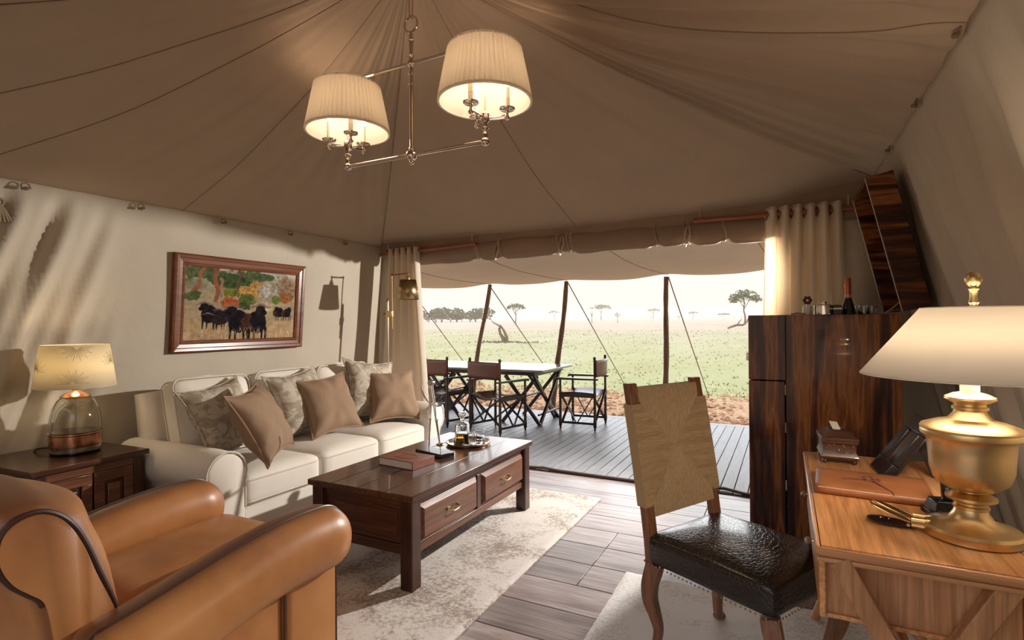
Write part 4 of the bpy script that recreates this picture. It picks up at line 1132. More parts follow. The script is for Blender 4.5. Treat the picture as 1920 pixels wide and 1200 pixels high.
    buffalo(.20, .36, .80, -1, -.04, .10); buffalo(.28, .30, .62, -1, -.09, .03, (.06, .045, .05)); buffalo(.84, .40, .52, 1, -.03, .05); buffalo(.92, .39, .48, 1, .02, .06); buffalo(.34, .34, .6, -1, -.06, .05, (.05, .04, .045))
    buffalo(.45, .26, 1.12, -1, -.06, .15); buffalo(.62, .25, 1.12, 1, .03, .18)
    r2 = np.random.RandomState(8)
    for _ in range(150):                                           # grass strokes over the legs
        gx = r2.uniform(.02, .98); gy = r2.uniform(.0, .16); c = [(.72, .58, .40), (.60, .42, .26), (.50, .30, .18), (.76, .66, .52)][r2.randint(4)]
        line((gx, gy), (gx + r2.uniform(-.012, .012), gy + r2.uniform(.04, .10)), .0035, .001, c, 0, 0)
    for _ in range(14):
        gx = r2.uniform(.0, .28); gy = r2.uniform(.02, .10); line((gx, gy), (gx + r2.uniform(-.08, .12), gy + r2.uniform(.02, .12)), .0035, .0015, (.14, .09, .10), gx * 40)
    img *= (.72 + .5 * f3[..., None]); img = np.clip(img, 0, 1) ** 1.25 * .82; img = np.clip(img, 0, 1)
    iw, ih = hw - fw + .004, hh - fw + .004
    b = B(); b.v = [tuple(Mx @ Vector((.004, -iw + 2 * iw * i / (W_ - 1), -ih + 2 * ih * j / (H_ - 1)))) for j in range(H_) for i in range(W_)]
    b.f = [(j * W_ + i, j * W_ + i + 1, (j + 1) * W_ + i + 1, (j + 1) * W_ + i) for j in range(H_ - 1) for i in range(W_ - 1)]
    o = b.obj('canvas', 'painted_canvas', P_, smooth=0, recalc=False)
    at_ = o.data.color_attributes.new('paint', 'FLOAT_COLOR', 'POINT')
    buf = np.ones((H_ * W_, 4), dtype=np.float32); buf[:, :3] = img.reshape(-1, 3); at_.data.foreach_set('color', buf.ravel())
    b = B().box(-.010, .0035, -iw, iw, -ih, ih, Mx); b.obj('backing', 'black_wood', P_)
make_painting()

# ------------------------------------------------------------------ brass floor lamp behind the sofa's right end
FLm = thing('reading_floor_lamp', 'adjustable brass floor lamp with a tapered bronze shade by the left curtain', 'floor lamp', (-3.46, 4.125, 0))
px_, py_ = -3.46, 4.125
B().lathe([(.001, 0), (.105, 0), (.11, .006), (.105, .016), (.03, .022), (.012, .035), (.001, .035)], 36, TR(px_, py_, 0)).obj('base', 'bronze', FLm)
B().tube([(px_, py_, .03), (px_, py_, 1.32)], .010, 12).obj('pole', 'steel', FLm)
B().tube([(px_, py_, 1.32), (px_, py_, 1.56)], .012, 12).obj('sleeve', 'brass', FLm)
B().lathe([(.001, 0), (.011, 0), (.013, .015), (.006, .03), (.001, .035)], 12, TR(px_, py_, 1.56)).obj('finial', 'bronze', FLm)
B().box(px_ - .012, px_ + .062, py_ - .014, py_ + .014, 1.415, 1.475).obj('slide_block', 'brass', FLm, bevel=.003)
B().tube([(px_ - .012, py_, 1.445), (px_ - .035, py_, 1.445)], [.005, .005], 8).obj('thumb_screw', 'bronze', FLm)
B().tube([(px_ - .034, py_, 1.445), (px_ - .046, py_, 1.445)], [.010, .010], 10).obj('thumb_screw', 'bronze', FLm)
sx_ = px_ + .055
B().tube([(sx_, py_, 1.30), (sx_, py_, 1.815)], .0065, 10).obj('stem', 'brass', FLm)
B().lathe([(.001, -.013), (.009, -.009), (.013, 0), (.009, .009), (.001, .013)], 12, TR(sx_, py_, 1.82)).obj('joint', 'bronze', FLm)
hx_ = sx_ + .24; hy_ = py_ - .06
B().tube([(sx_, py_, 1.82), (hx_, hy_, 1.82)], .0065, 10).obj('arm', 'bronze', FLm)
B().lathe([(.001, -.013), (.009, -.009), (.013, 0), (.009, .009), (.001, .013)], 12, TR(hx_, hy_, 1.82)).obj('joint', 'brass', FLm)
B().lathe([(.006, .0), (.008, .02), (.014, .03), (.022, .045), (.022, .06), (.006, .065)], 14, TR(hx_, hy_, 1.82, 180, 0, 0)).obj('socket', 'brass', FLm)
B().shell([(.104, 1.575), (.075, 1.758)], 40, TR(hx_, hy_, 0)).obj('shade', 'antique_brass', FLm, solid=.003)
B().lathe([(.001, 1.752), (.073, 1.752), (.073, 1.756), (.001, 1.756)], 32, TR(hx_, hy_, 0)).obj('shade_top', 'antique_brass', FLm)

# ------------------------------------------------------------------ two-shade chandelier
CH = thing('two_shade_chandelier', 'polished nickel chandelier with two pleated white shades under the tent peak', 'chandelier', (-1.69, 2.207, 2.20))
cx, cy = -1.69, 2.207
def ball(r, z, x=None, y=None, squash=1.0):
    return B().lathe([(.0005 if i in (0, 10) else r * math.sin(PI * i / 10), -r * squash * math.cos(PI * i / 10)) for i in range(11)], 18, TR(cx if x is None else x, cy if y is None else y, z))
prof_ = [(.001, 2.20), (.011, 2.20), (.011, 2.22), (.016, 2.235), (.010, 2.25), (.0095, 2.54), (.010, 2.56), (.016, 2.566), (.010, 2.573), (.0095, 2.61), (.017, 2.617), (.010, 2.625), (.0095, 2.70), (.017, 2.712), (.0095, 2.72), (.012, 2.78), (.016, 2.788), (.010, 2.795), (.013, 2.81), (.009, 2.83), (.001, 2.836)]
B().lathe(prof_, 20, TR(cx, cy, 0)).obj('centre_stem', 'nickel', CH)
ball(.030, 2.205).obj('ball', 'nickel', CH); ball(.022, 2.672).obj('ball', 'nickel', CH)
ball(.014, 2.168).obj('finial', 'nickel', CH)
B().tube(arc((cx, cy, 2.872), .040, 0, 360, 28)[:-1], .0055, 8, closed=True).obj('ring', 'nickel', CH)
B().tube([(cx + .010, cy, 2.915), (cx + .012, cy, 3.12)], .004, 8).obj('hanger', 'nickel', CH)
B().tube([(cx - .010, cy, 2.915), (cx - .012, cy, 3.12)], .004, 8).obj('hanger', 'nickel', CH)
B().tube([(cx, cy + .010, 2.905), (cx, cy - .010, 2.905)], .006, 8).obj('link', 'nickel', CH)
B().tube([(cx - .43, cy, 2.205), (cx + .43, cy, 2.205)], .0105, 12).obj('lower_bar', 'nickel', CH)
B().tube([(cx - .43, cy, 2.672), (cx + .43, cy, 2.672)], .0085, 12).obj('upper_bar', 'nickel', CH)
for s in (-1, 1):
    ex = cx + s * .43
    ball(.021, 2.205, ex).obj('ball', 'nickel', CH); ball(.017, 2.672, ex).obj('ball', 'nickel', CH)
    B().lathe([(.001, 2.205), (.009, 2.21), (.014, 2.235), (.009, 2.25), (.013, 2.262), (.020, 2.268), (.010, 2.275), (.010, 2.29), (.022, 2.30), (.022, 2.335), (.014, 2.345), (.006, 2.35), (.006, 2.66), (.001, 2.66)], 18, TR(ex, cy, 0)).obj('shade_stem', 'nickel', CH)
    sh = B().shell([(.222, 2.392), (.173, 2.640)], 240, TR(ex, cy, 0), .0045, 60).obj('shade', 'pleated_shade', CH, smooth=60)
    B().shell([(.216, 2.393), (.168, 2.639)], 60, TR(ex, cy, 0)).obj('lining', 'shade_lining', sh)
    B().shell([(.2235, 2.400), (.2245, 2.389), (.214, 2.389), (.215, 2.400)], 60, TR(ex, cy, 0)).obj('hem', 'pleated_shade', sh)
    B().shell([(.1745, 2.632), (.1735, 2.643), (.166, 2.643), (.167, 2.632)], 60, TR(ex, cy, 0)).obj('hem', 'pleated_shade', sh)
    for k in range(3):
        a = rad((270, 30, 150)[k] + (0 if s > 0 else 60) - 8); q = (ex + .105 * math.cos(a), cy + .105 * math.sin(a))
        B().tube([(ex, cy, 2.318), (ex + .05 * math.cos(a), cy + .05 * math.sin(a), 2.318), (*q, 2.326)], .0055, 8).obj('candle_arm', 'nickel', CH)
        cnd = B().lathe([(.001, 2.30), (.011, 2.306), (.013, 2.316), (.008, 2.326), (.007, 2.345), (.036, 2.352), (.038, 2.358), (.034, 2.360), (.014, 2.358), (.001, 2.358)], 18, TR(*q, 0)).obj('candle_cup', 'nickel', CH)
        B().lathe([(.001, 2.358), (.0125, 2.358), (.0125, 2.40), (.0135, 2.401), (.0135, 2.404), (.0125, 2.405), (.0125, 2.455), (.001, 2.455)], 14, TR(*q, 0)).obj('candle', 'candle_cream', cnd)
        B().lathe([(.001, 2.455), (.008, 2.46), (.014, 2.478), (.011, 2.50), (.004, 2.522), (.001, 2.525)], 12, TR(*q, 0)).obj('bulb', 'bulb_glow', cnd)
    lamp_light('chandelier_bulb', (ex, cy, 2.50), 3.6, (1, .82, .64), .11)
# ------------------------------------------------------------------ woven desk chair
DC = thing('woven_back_chair', 'high backed chair with woven rush back and black crocodile seat at the desk', 'chair', (-.165, 2.255, .0165), -118.6)
# local: +y = front, +x = towards the camera
def cab_leg(x, y, dx, dy, z1):
    b = B(); pts = []; rs = []
    d = Vector((dx, dy, 0)).normalized()
    for t_, off, r in ((1.0, .0, .043), (.9, .010, .043), (.78, .024, .040), (.62, .024, .035), (.45, .004, .029), (.28, -.014, .024), (.14, -.006, .022), (.06, .014, .022), (.012, .030, .018)):
        pts.append(Vector((x, y, z1 * t_)) + d * off); rs.append(r)
    vs = []
    n = 12
    pts2 = []; r2 = []
    for i in range(len(pts) - 1):
        for k in range(4):
            t_ = k / 4; pts2.append(pts[i].lerp(pts[i + 1], t_)); r2.append(rs[i] + (rs[i + 1] - rs[i]) * t_)
    pts2.append(pts[-1]); r2.append(rs[-1])
    for _ in range(2): pts2 = [pts2[0]] + [(pts2[i - 1] + pts2[i] * 2 + pts2[i + 1]) / 4 for i in range(1, len(pts2) - 1)] + [pts2[-1]]
    b.tube(pts2, r2, 4)
    o = b.obj('leg', 'chair_wood', DC, local=True, smooth=50, bevel=.004)
    f = pts2[-1]
    B().lathe([(.001, 0), (.024, .002), (.028, .010), (.022, .022), (.001, .030)], 14, TR(f[0] + d[0] * .004, f[1] + d[1] * .004, 0)).obj('pad_foot', 'chair_wood', o, local=True)
cab_leg(.205, .235, .3, 1, .36); cab_leg(-.205, .235, -.3, 1, .36)
cab_leg(.205, -.245, 1, -.5, .36); cab_leg(-.205, -.245, -1, -.5, .36)
b = cushion(1, 1, 1, (.242, .272, .060), (0, 0, .022), .03, 2).xf(TR(0, .0, .425)); b.obj('seat', 'croc_leather', DC, local=True, smooth=60)
# brass nail heads along the seat's lower edge
nail = B().lathe([(.001, .0035), (.0025, .003), (.0042, .0012), (.0045, 0), (.001, 0)], 6)
def nails(p, q, n, rx, rz):
    first_ = None
    for i in range(n):
        c_ = Vector(p).lerp(Vector(q), i / (n - 1))
        if first_ is None and 'nail' not in first:
            b = B(); b.v = list(nail.v); b.f = list(nail.f); o = b.obj('nail_head', 'antique_brass', DC, local=True); first['nail'] = o
        else: o = first['nail'].copy(); COL.objects.link(o); o.parent = DC
        o.location = c_; o.rotation_euler = (0, rad(90), rad(rz))
nails((.243, -.262, .371), (.243, .262, .371), 30, 0, 0); nails((-.235, -.274, .371), (.235, -.274, .371), 26, 0, -90)
nails((-.243, -.262, .371), (-.243, .262, .371), 30, 0, 180); nails((-.235, .274, .371), (.235, .274, .371), 26, 0, 90)
zs = .36; lb = .12                                         # back rakes backwards by lb at the top
def by(z): return -.250 - lb * max(0., (z - .36) / .72) ** 1.2
for s in (-1, 1):
    pts = [(s * .212, by(z), z) for z in (.34, .45, .56, .70, .85, 1.0, 1.075)]
    b = B()
    for i in range(len(pts) - 1): pass
    prof_ = []
    for (x_, y_, z_) in pts:
        prof_ += [(x_ - .026, y_ - .017, z_), (x_ + .026, y_ - .017, z_), (x_ + .026, y_ + .017, z_), (x_ - .026, y_ + .017, z_)]
    b.v = prof_; b.f = [(3, 2, 1, 0), tuple(len(prof_) - 4 + k for k in range(4))]
    for i in range(len(pts) - 1):
        for k in range(4): b.f.append((i * 4 + k, i * 4 + (k + 1) % 4, i * 4 + 4 + (k + 1) % 4, i * 4 + 4 + k))
    b.obj('back_post', 'chair_wood', DC, local=True, bevel=.004, smooth=40)
bx('top_rail', 'chair_wood', DC, -.19, .19, by(1.03) - .012, by(1.03) + .012, 1.005, 1.045, .003, local=True)
bx('bottom_rail', 'chair_wood', DC, -.19, .19, by(.60) - .012, by(.60) + .012, .555, .60, .003, local=True)
# four rush triangles meeting in the middle, strands as ridges; the side ones wrap the posts
wx, zm_ = .243, .80
def rth(x, z): return .0065 + .0165 * min(1., max(abs(x) / wx, abs(z - zm_) / .25)) ** .7
def rush_section(fn, nu, mat):
    """fn(u, v) -> (x, z, strand coordinate)"""
    b = B(); nv = 9
    for sy in (1, -1):
        def f(u, v, sy=sy):
            x, z, q = fn(u, v)
            return (x, by(z) + sy * (rth(x, z) + .0011 * math.sin(2 * PI * q / .0052)), z)
        b.grid(f, nu, nv)
    n = nu; K = nu * nv
    b.f += [(i, i + 1, K + i + 1, K + i) for i in range(n - 1)]
    b.f += [(j * n, (j + 1) * n, K + (j + 1) * n, K + j * n) for j in range(nv - 1)]
    b.f += [(j * n + n - 1, (j + 1) * n + n - 1, K + (j + 1) * n + n - 1, K + j * n + n - 1) for j in range(nv - 1)]
    return b.obj('rush_section', mat, DC, local=True, smooth=70)
def side(s):
    def fn(u, v):
        z = .585 + .405 * u; xd = .213 * abs(z - zm_) / (.22 if z > zm_ else .225); x = s * (wx + (xd - wx) * v); return x, z, z
    return fn
def upper(u, v):
    x = -.192 + .384 * u; zd = zm_ + .22 * abs(x) / .213; return x, 1.055 + (zd - 1.055) * v, x
def lower(u, v):
    x = -.192 + .384 * u; zd = zm_ - .225 * abs(x) / .213; return x, .545 + (zd - .545) * v, x
rush_section(side(1), 320, 'rush_horizontal'); rush_section(side(-1), 320, 'rush_horizontal')
rush_section(upper, 300, 'rush_vertical'); rush_section(lower, 300, 'rush_vertical')

# ------------------------------------------------------------------ desk
DK = thing('campaign_desk', 'honey brown wooden desk on crossed turned legs against the right wall', 'desk', (.295, 2.2, 0))
dx0, dx1, dy0, dy1, dz = .062, .535, 1.618, 2.785, .76
def ogee(x0, x1, y0, y1, z0, z1):
    b = B(); ins = [(.012, z0), (.012, z0 + .006), (.002, z0 + .010), (0, z0 + .016), (.002, z0 + .022), (.010, z1 - .003), (.012, z1)]
    for i_, z_ in ins:
        b.v += [(x0 + i_, y0 + i_, z_), (x1 - i_, y0 + i_, z_), (x1 - i_, y1 - i_, z_), (x0 + i_, y1 - i_, z_)]
    n = len(ins)
    for i in range(n - 1):
        for k in range(4): b.f.append((i * 4 + k, i * 4 + (k + 1) % 4, i * 4 + 4 + (k + 1) % 4, i * 4 + 4 + k))
    b.f.append((3, 2, 1, 0)); b.f.append(tuple((n - 1) * 4 + k for k in range(4)))
    return b
bx('top', 'desk_oak', DK, dx0 + .014, dx1 - .014, dy0 + .014, dy1 - .014, dz - .030, dz, .001)
for nm, mt, (xa, xb, ya, yb) in (('edge_moulding', 'desk_oak_x', (dx0, dx1, dy0, dy0 + .0138)), ('edge_moulding', 'desk_oak_x', (dx0, dx1, dy1 - .0138, dy1)), ('edge_moulding', 'desk_oak', (dx0, dx0 + .0138, dy0 + .0138, dy1 - .0138)), ('edge_moulding', 'desk_oak', (dx1 - .0138, dx1, dy0 + .0138, dy1 - .0138))):
    bx(nm, mt, DK, xa, xb, ya, yb, dz - .026, dz - .002, .008, bseg=4)
    bx(nm, mt, DK, xa + .004, xb - .004, ya + .003, yb - .001, dz - .040, dz - .027, .003)
az0 = .535
bx('case_end', 'desk_oak_z', DK, dx0 + .026, dx1 - .03, dy0 + .105, dy0 + .125, az0, dz - .03, .003)
bx('case_end', 'desk_oak_z', DK, dx0 + .026, dx1 - .03, dy1 - .095, dy1 - .075, az0, dz - .03, .003)
bx('case_back', 'desk_oak', DK, dx1 - .03, dx1 - .012, dy0 + .075, dy1 - .075, az0, dz - .03, .003)
bx('case_bottom', 'desk_oak', DK, dx0 + .03, dx1 - .03, dy0 + .095, dy1 - .095, az0, az0 + .012, .002)
ymid = (dy0 + dy1) / 2
for ya, yb in ((dy0 + .078, ymid - .003), (ymid + .003, dy1 - .078)):
    d = bx('drawer_front', 'desk_oak', DK, dx0 + .012, dx0 + .028, ya, yb, az0 + .004, dz - .034, .004)
    for q in (.5,):
        yk = ya + (yb - ya) * q
        B().lathe([(.001, 0), (.006, 0), (.005, .010), (.011, .016), (.013, .022), (.009, .028), (.001, .030)], 8, TR(dx0 + .013, yk, .655, 0, -90, 0)).obj('knob', 'steel', d)
def trestle(y):
    xa, xb = dx0 + .055, dx1 - .060
    for (xt, xbt, off) in ((xa, xb + .02, -.021), (xb, xa - .02, .021)):
        T_ = Vector((xt, y + off, dz - .032)); F_ = Vector((xbt, y + off, .016)); mid = T_.lerp(F_, .34); bot = T_.lerp(F_, .72)
        o = B().bar(T_, mid, .040, .050, (0, 0, 1)).obj('leg', 'desk_oak_z', DK, bevel=.004)
        ax = (F_ - T_)
        pts = [mid.lerp(F_, k) for k in (0, .02, .05, .08, .5, .80, .83, .86, .93, 1.0)]
        B().tube(pts, [.026, .030, .030, .023, .022, .020, .026, .027, .020, .016], 14).obj('turned_foot', 'desk_oak_z', o)
trestle(dy0 + .042); trestle(dy1 - .042)
B().tube([((dx0 + dx1) / 2, dy0 + .05, .40), ((dx0 + dx1) / 2, dy1 - .05, .40)], .017, 12).obj('stretcher', 'desk_oak', DK)

# things on the desk
CB = thing('carved_box', 'small carved dark box on ball feet with a card in its lid on the desk', 'box', (.186, 2.66, dz), 3)
for x in (-.052, .052):
    for y in (-.07, .07): B().lathe([(.001, 0), (.009, .002), (.012, .009), (.008, .016), (.013, .019), (.001, .02)], 14, TR(x, y, 0)).obj('foot', 'box_carved', CB, local=True)
b = B(); 
for i_, z_ in ((.004, .018), (.0, .022), (-.002, .03), (.006, .05), (.006, .078), (-.001, .086), (-.001, .092)):
    b.v += [(-.065 + i_, -.085 + i_, z_), (.065 - i_, -.085 + i_, z_), (.065 - i_, .085 - i_, z_), (-.065 + i_, .085 - i_, z_)]
for i in range(6):
    for k in range(4): b.f.append((i * 4 + k, i * 4 + (k + 1) % 4, i * 4 + 4 + (k + 1) % 4, i * 4 + 4 + k))
b.f.append((3, 2, 1, 0)); b.f.append((24, 25, 26, 27)); b.obj('chest', 'box_carved', CB, local=True, bevel=.001)
b = B()
for i_, z_ in ((-.002, .093), (-.002, .106), (.012, .112), (.030, .132), (.034, .134)):
    b.v += [(-.065 + i_, -.085 + i_, z_), (.065 - i_, -.085 + i_, z_), (.065 - i_, .085 - i_, z_), (-.065 + i_, .085 - i_, z_)]
for i in range(4):
    for k in range(4): b.f.append((i * 4 + k, i * 4 + (k + 1) % 4, i * 4 + 4 + (k + 1) % 4, i * 4 + 4 + k))
b.f.append((3, 2, 1, 0)); b.f.append((16, 17, 18, 19)); lid = b.obj('lid', 'box_carved', CB, local=True, bevel=.001)
for i in range(13): B().lathe([(.001, .0), (.0035, .001), (.001, .004)], 6, TR(-.060 + i * .010, -.0875, .100, 90, 0, 0)).obj('bead', 'box_gilt', lid, local=True)
rr = random.Random(5)
for i in range(11):                                         # carved leaves on the front panel
    x, z = rr.uniform(-.05, .05), rr.uniform(.045, .080)
    B().lathe([(.0005, -.009), (.0045, -.004), (.0055, .002), (.0005, .010)], 6, TR(x, -.079, z, 0, rr.uniform(-70, 70), 0)).obj('carved_leaf', 'box_gilt', CB, local=True)
B().box(-.016, .016, -.030, .030, -.0004, .0004, TR(-.008, -.008, .146, 24, 8, 12)).obj('card', 'paper', CB, local=True)

FR = thing('photo_frame', 'black leather photo frame leaning back on the far end of the desk', 'photo frame', (.31, 2.505, dz))
Mx = TR(.312, 2.505, dz, 0, 0, 4) @ M3(0, 35, 0)
def fbx(name, mat, x0, x1, y0, y1, z0, z1, par, bev=.003): return B().box(x0, x1, y0, y1, z0, z1, Mx).obj(name, mat, par, bevel=bev)
fw_, fh_ = .095, .265
for a_ in ((-fw_, fw_, .0, .062), (-fw_, fw_, fh_ - .062, fh_), (-fw_, -fw_ + .062, .062, fh_ - .062), (fw_ - .062, fw_, .062, fh_ - .062)):
    fbx('frame_side', 'black_leather', -.012, .014, a_[0], a_[1], a_[2], a_[3], FR, .004)
fbx('photograph', 'bronze', -.002, .004, -fw_ + .05, fw_ - .05, .05, fh_ - .05, FR, 0)
fbx('backing', 'black_leather', .013, .024, -fw_ + .004, fw_ - .004, .004, fh_ - .004, FR)
B().bar(Mx @ Vector((.024, 0, .20)), Vector((.505, 2.505, dz + .003)), .05, .006, (0, 1, 0)).obj('easel_leg', 'black_leather', FR)

FO = thing('leather_folio', 'flat brown leather document folder tied with a cord on the desk', 'folder', (.255, 2.245, dz), -3)
B().box(-.165, .165, -.135, .135, 0, .006).obj('back_cover', 'folio_leather', FO, local=True, bevel=.002)
B().box(-.158, .158, -.128, .128, .006, .020).obj('papers', 'paper', FO, local=True, bevel=.002)
B().grid(lambda u, v: (-.165 + .33 * u, -.137 + .274 * v, .022 + .006 * math.sin(PI * v) - .016 * smooth01((.10 - v) / .10)), 14, 20).obj('front_cover', 'folio_leather', FO, local=True, solid=.004)
B().grid(lambda u, v: (-.165 + .33 * u, -.137 - .004 * math.sin(PI * v), .003 + .02 * v), 10, 6).obj('spine', 'folio_leather', FO, local=True, solid=.003)
kn = [(0, 0, .034), (.02, .012, .036), (.03, -.01, .036), (-.01, -.02, .036), (-.025, .01, .038), (.0, .02, .038), (.015, -.01, .037)]
B().tube(kn, .0022, 5, closed=True).obj('cord_knot', 'book_leather', FO, local=True)
B().tube([(0, 0, .033), (-.04, -.012, .032), (-.085, -.02, .031), (-.05, -.006, .032), (0, 0, .034)], .0018, 5).obj('cord_end', 'book_leather', FO, local=True)
B().tube([(.005, -.01, .034), (.03, -.06, .031), (.055, -.11, .027), (.062, -.145, .010)], .0018, 5).obj('cord_end', 'book_leather', FO, local=True)

OG = thing('folding_field_glasses', 'folding brass and leather field glasses lying open on the desk', 'field glasses', (.275, 1.895, dz), -14)
def oval(b, M_, a, c, th_):
    b.prism([(a * math.cos(2 * PI * i / 28), c * math.sin(2 * PI * i / 28)) for i in range(28)], 0, th_, lambda u, v, w_: M_ @ Vector((u, v, w_))); return b
for dy in (-.022, .022):
    Mt = TR(-.005, dy, .034, 0, 20, 8)
    p_ = oval(B(), Mt, .052, .019, .004).obj('top_plate', 'bronze', OG, local=True, bevel=.001)
    B().tube([Mt @ Vector((.053 * math.cos(2 * PI * i / 28), .020 * math.sin(2 * PI * i / 28), .002)) for i in range(28)], .002, 5, closed=True).obj('rim', 'brass', p_, local=True)
Mt = TR(-.010, -.004, .004, 0, 3, 6)
oval(B(), Mt, .058, .034, .004).obj('bottom_plate', 'black_leather', OG, local=True, bevel=.001)
for dy in (-.022, .022):
    for z_ in (.010, .024):
        B().lathe([(.001, 0), (.0075, 0), (.0075, .034), (.009, .035), (.009, .042), (.001, .042)], 14, TR(.040, dy, z_ + .002, 0, 90, 8)).obj('barrel', 'brass', OG, local=True)
B().tube([(.034, -.03, .012), (.036, 0, .014), (.034, .03, .012)], .005, 8).obj('hinge', 'steel', OG, local=True)
for x in (-.03, -.01): ball_ = B().lathe([(.0005, -.005), (.005, 0), (.0005, .005)], 8, TR(x, -.012, .014)).obj('stud', 'chrome', OG, local=True)
B().tube([(-.055, -.01, .052), (-.06, -.006, .054), (-.058, .002, .054)], .003, 6).obj('catch', 'steel', OG, local=True)

PH = thing('cordless_phone', 'black cordless telephone standing in its cradle behind the brass lamp', 'telephone', (.425, 2.035, dz), 12)
b = B()
for i_, z_ in ((0, 0), (0, .016), (.006, .018), (.014, .048), (.018, .050)):
    b.v += [(-.052 + i_, -.045 + i_, z_), (.052 - i_, -.045 + i_, z_), (.052 - i_, .045 - i_, z_), (-.052 + i_, .045 - i_, z_)]
for i in range(4):
    for k in range(4): b.f.append((i * 4 + k, i * 4 + (k + 1) % 4, i * 4 + 4 + (k + 1) % 4, i * 4 + 4 + k))
b.f.append((3, 2, 1, 0)); b.f.append((16, 17, 18, 19)); b.obj('cradle', 'black_plastic', PH, local=True, bevel=.004)
Mp = TR(.012, .0, .045, -10, 0, 0)
hs_ = B().box(-.024, .024, -.011, .011, 0, .145, Mp).obj('handset', 'black_plastic', PH, local=True, bevel=.006)
B().box(-.017, .017, -.0125, -.010, .095, .128, Mp).obj('screen', 'grey_plastic', hs_, local=True)
for r_ in range(5):
    for c_ in range(3): B().box(-.018 + c_ * .0135, -.009 + c_ * .0135, -.0125, -.010, .020 + r_ * .0125, .028 + r_ * .0125, Mp).obj('key', 'red_plastic' if (r_, c_) == (4, 2) else 'grey_plastic', hs_, local=True)

DL = thing('brass_table_lamp', 'brass urn table lamp with a wide white cone shade on the desk', 'lamp', (.442, 1.868, dz))
B().lathe([(.001, 0), (.104, 0), (.107, .004), (.107, .018), (.109, .022), (.104, .030), (.080, .036), (.052, .048), (.040, .066), (.036, .078), (.040, .081), (.040, .086), (.034, .090), (.034, .094), (.044, .098), (.056, .105), (.056, .112), (.045, .118), (.030, .124), (.030, .128)], 56).obj('foot', 'brass', DL, local=True)
B().lathe([(.001, .124), (.030, .126), (.062, .136), (.082, .155), (.091, .185), (.094, .23), (.097, .262), (.104, .272), (.110, .276), (.112, .284), (.110, .290), (.112, .295), (.108, .301), (.080, .312), (.050, .320), (.038, .335), (.034, .345), (.040, .347), (.040, .353), (.034, .356), (.034, .362), (.044, .366), (.056, .374), (.055, .380), (.040, .388), (.026, .392), (.001, .392)], 56).obj('urn', 'brass', DL, local=True)
B().lathe([(.001, .390), (.0215, .390), (.0215, .428), (.001, .428)], 24).obj('socket', 'candle_cream', DL, local=True)
ox, oy = .012, .006
B().tube([(0, 0, .42), (ox * .5, oy * .5, .52), (ox, oy, .63)], .004, 8).obj('harp', 'brass', DL, local=True)
B().lathe([(.001, .615), (.010, .615), (.008, .63), (.012, .636), (.0085, .65), (.010, .668), (.013, .673), (.0065, .677), (.014, .684), (.019, .694), (.0195, .702), (.016, .712), (.008, .719), (.001, .720)], 20, TR(ox, oy, 0)).obj('finial', 'brass', DL, local=True)
sh = B().shell([(.262, .437), (.118, .622)], 72, TR(ox, oy, 0)).obj('shade', 'white_shade', DL, local=True, solid=.002)
B().tube(arc((ox, oy, .437), .262, 0, 360, 72, 'xy')[:-1], .0022, 6, closed=True).obj('shade_hem', 'white_shade', sh, local=True)
B().tube(arc((ox, oy, .622), .118, 0, 360, 72, 'xy')[:-1], .0022, 6, closed=True).obj('shade_hem', 'white_shade', sh, local=True)
for k in range(3):
    a = rad(120 * k); B().tube([(ox, oy, .620), (ox + .117 * math.cos(a), oy + .117 * math.sin(a), .620)], .002, 6).obj('shade_spoke', 'brass', sh, local=True)
B().lathe([(.001, .43), (.012, .435), (.028, .48), (.026, .50), (.001, .53)], 18).obj('bulb', 'bulb_glow', DL, local=True)
B().tube([(-.02, .075, .384), (-.02, .078, .30), (-.015, .085, .2), (.0, .10, .02), (.02, .12, .004)], .0022, 6).obj('pull_cord', 'cable', DL, local=True)
B().tube([(.095, .03, .012), (.11, .08, .010), (.10, .14, .006), (.07, .20, .006), (.05, .25, .005)], .0035, 6).obj('cable', 'cable', DL, local=True)
lamp_light('brass_lamp_bulb', (.447, 1.872, dz + .465), 18, (1, .82, .62))

# ------------------------------------------------------------------ trunk bar
TB = thing('trunk_bar', 'tall glossy rosewood trunk bar with its lid propped open', 'trunk bar', (.18, 4.0, 0))
tx0, tx1, ty0, ty1, tz = -.214, .578, 3.68, 4.325, 1.385
th_ = .022
bx('base_plinth', 'black_wood', TB, tx0 + .02, tx1 - .02, ty0 + .02, ty1 - .02, 0, .03, 0)
door_x = -.010                                             # the front clamshell door is a quarter of the depth
bx('side_panel', 'rosewood', TB, door_x + .004, tx1, ty0, ty0 + th_, .03, tz, .003)
bx('side_panel', 'rosewood', TB, tx0, door_x + .004, ty0, ty0 + th_, .985, tz, .003)
d = bx('door_side', 'rosewood', TB, tx0, door_x - .002, ty0, ty0 + th_, .03, .980, .003)
bx('door_front', 'rosewood', TB, tx0, tx0 + th_, ty0 + th_, ty1 - th_, .03, .980, .003)
bx('upper_front', 'rosewood', TB, tx0, tx0 + th_, ty0 + th_, ty1 - th_, .985, tz, .003)
bx('side_panel', 'rosewood', TB, tx0, tx1, ty1 - th_, ty1, .03, tz, .003)
bx('back_panel', 'rosewood', TB, tx1 - th_, tx1, ty0 + th_, ty1 - th_, .03, tz, .003)
bx('inner_tray', 'black_wood', TB, tx0 + th_, tx1 - th_, ty0 + th_, ty1 - th_, 1.222, 1.237, 0)
bx('latch', 'steel', TB, tx0 - .016, tx0, ty0 + .05, ty0 + .09, 1.10, 1.15, .003)
for z_ in (.93, .70, .35): B().tube([(door_x + .001, ty0 - .004, z_ - .03), (door_x + .001, ty0 - .004, z_ + .03)], .0045, 8).obj('hinge', 'steel', TB)
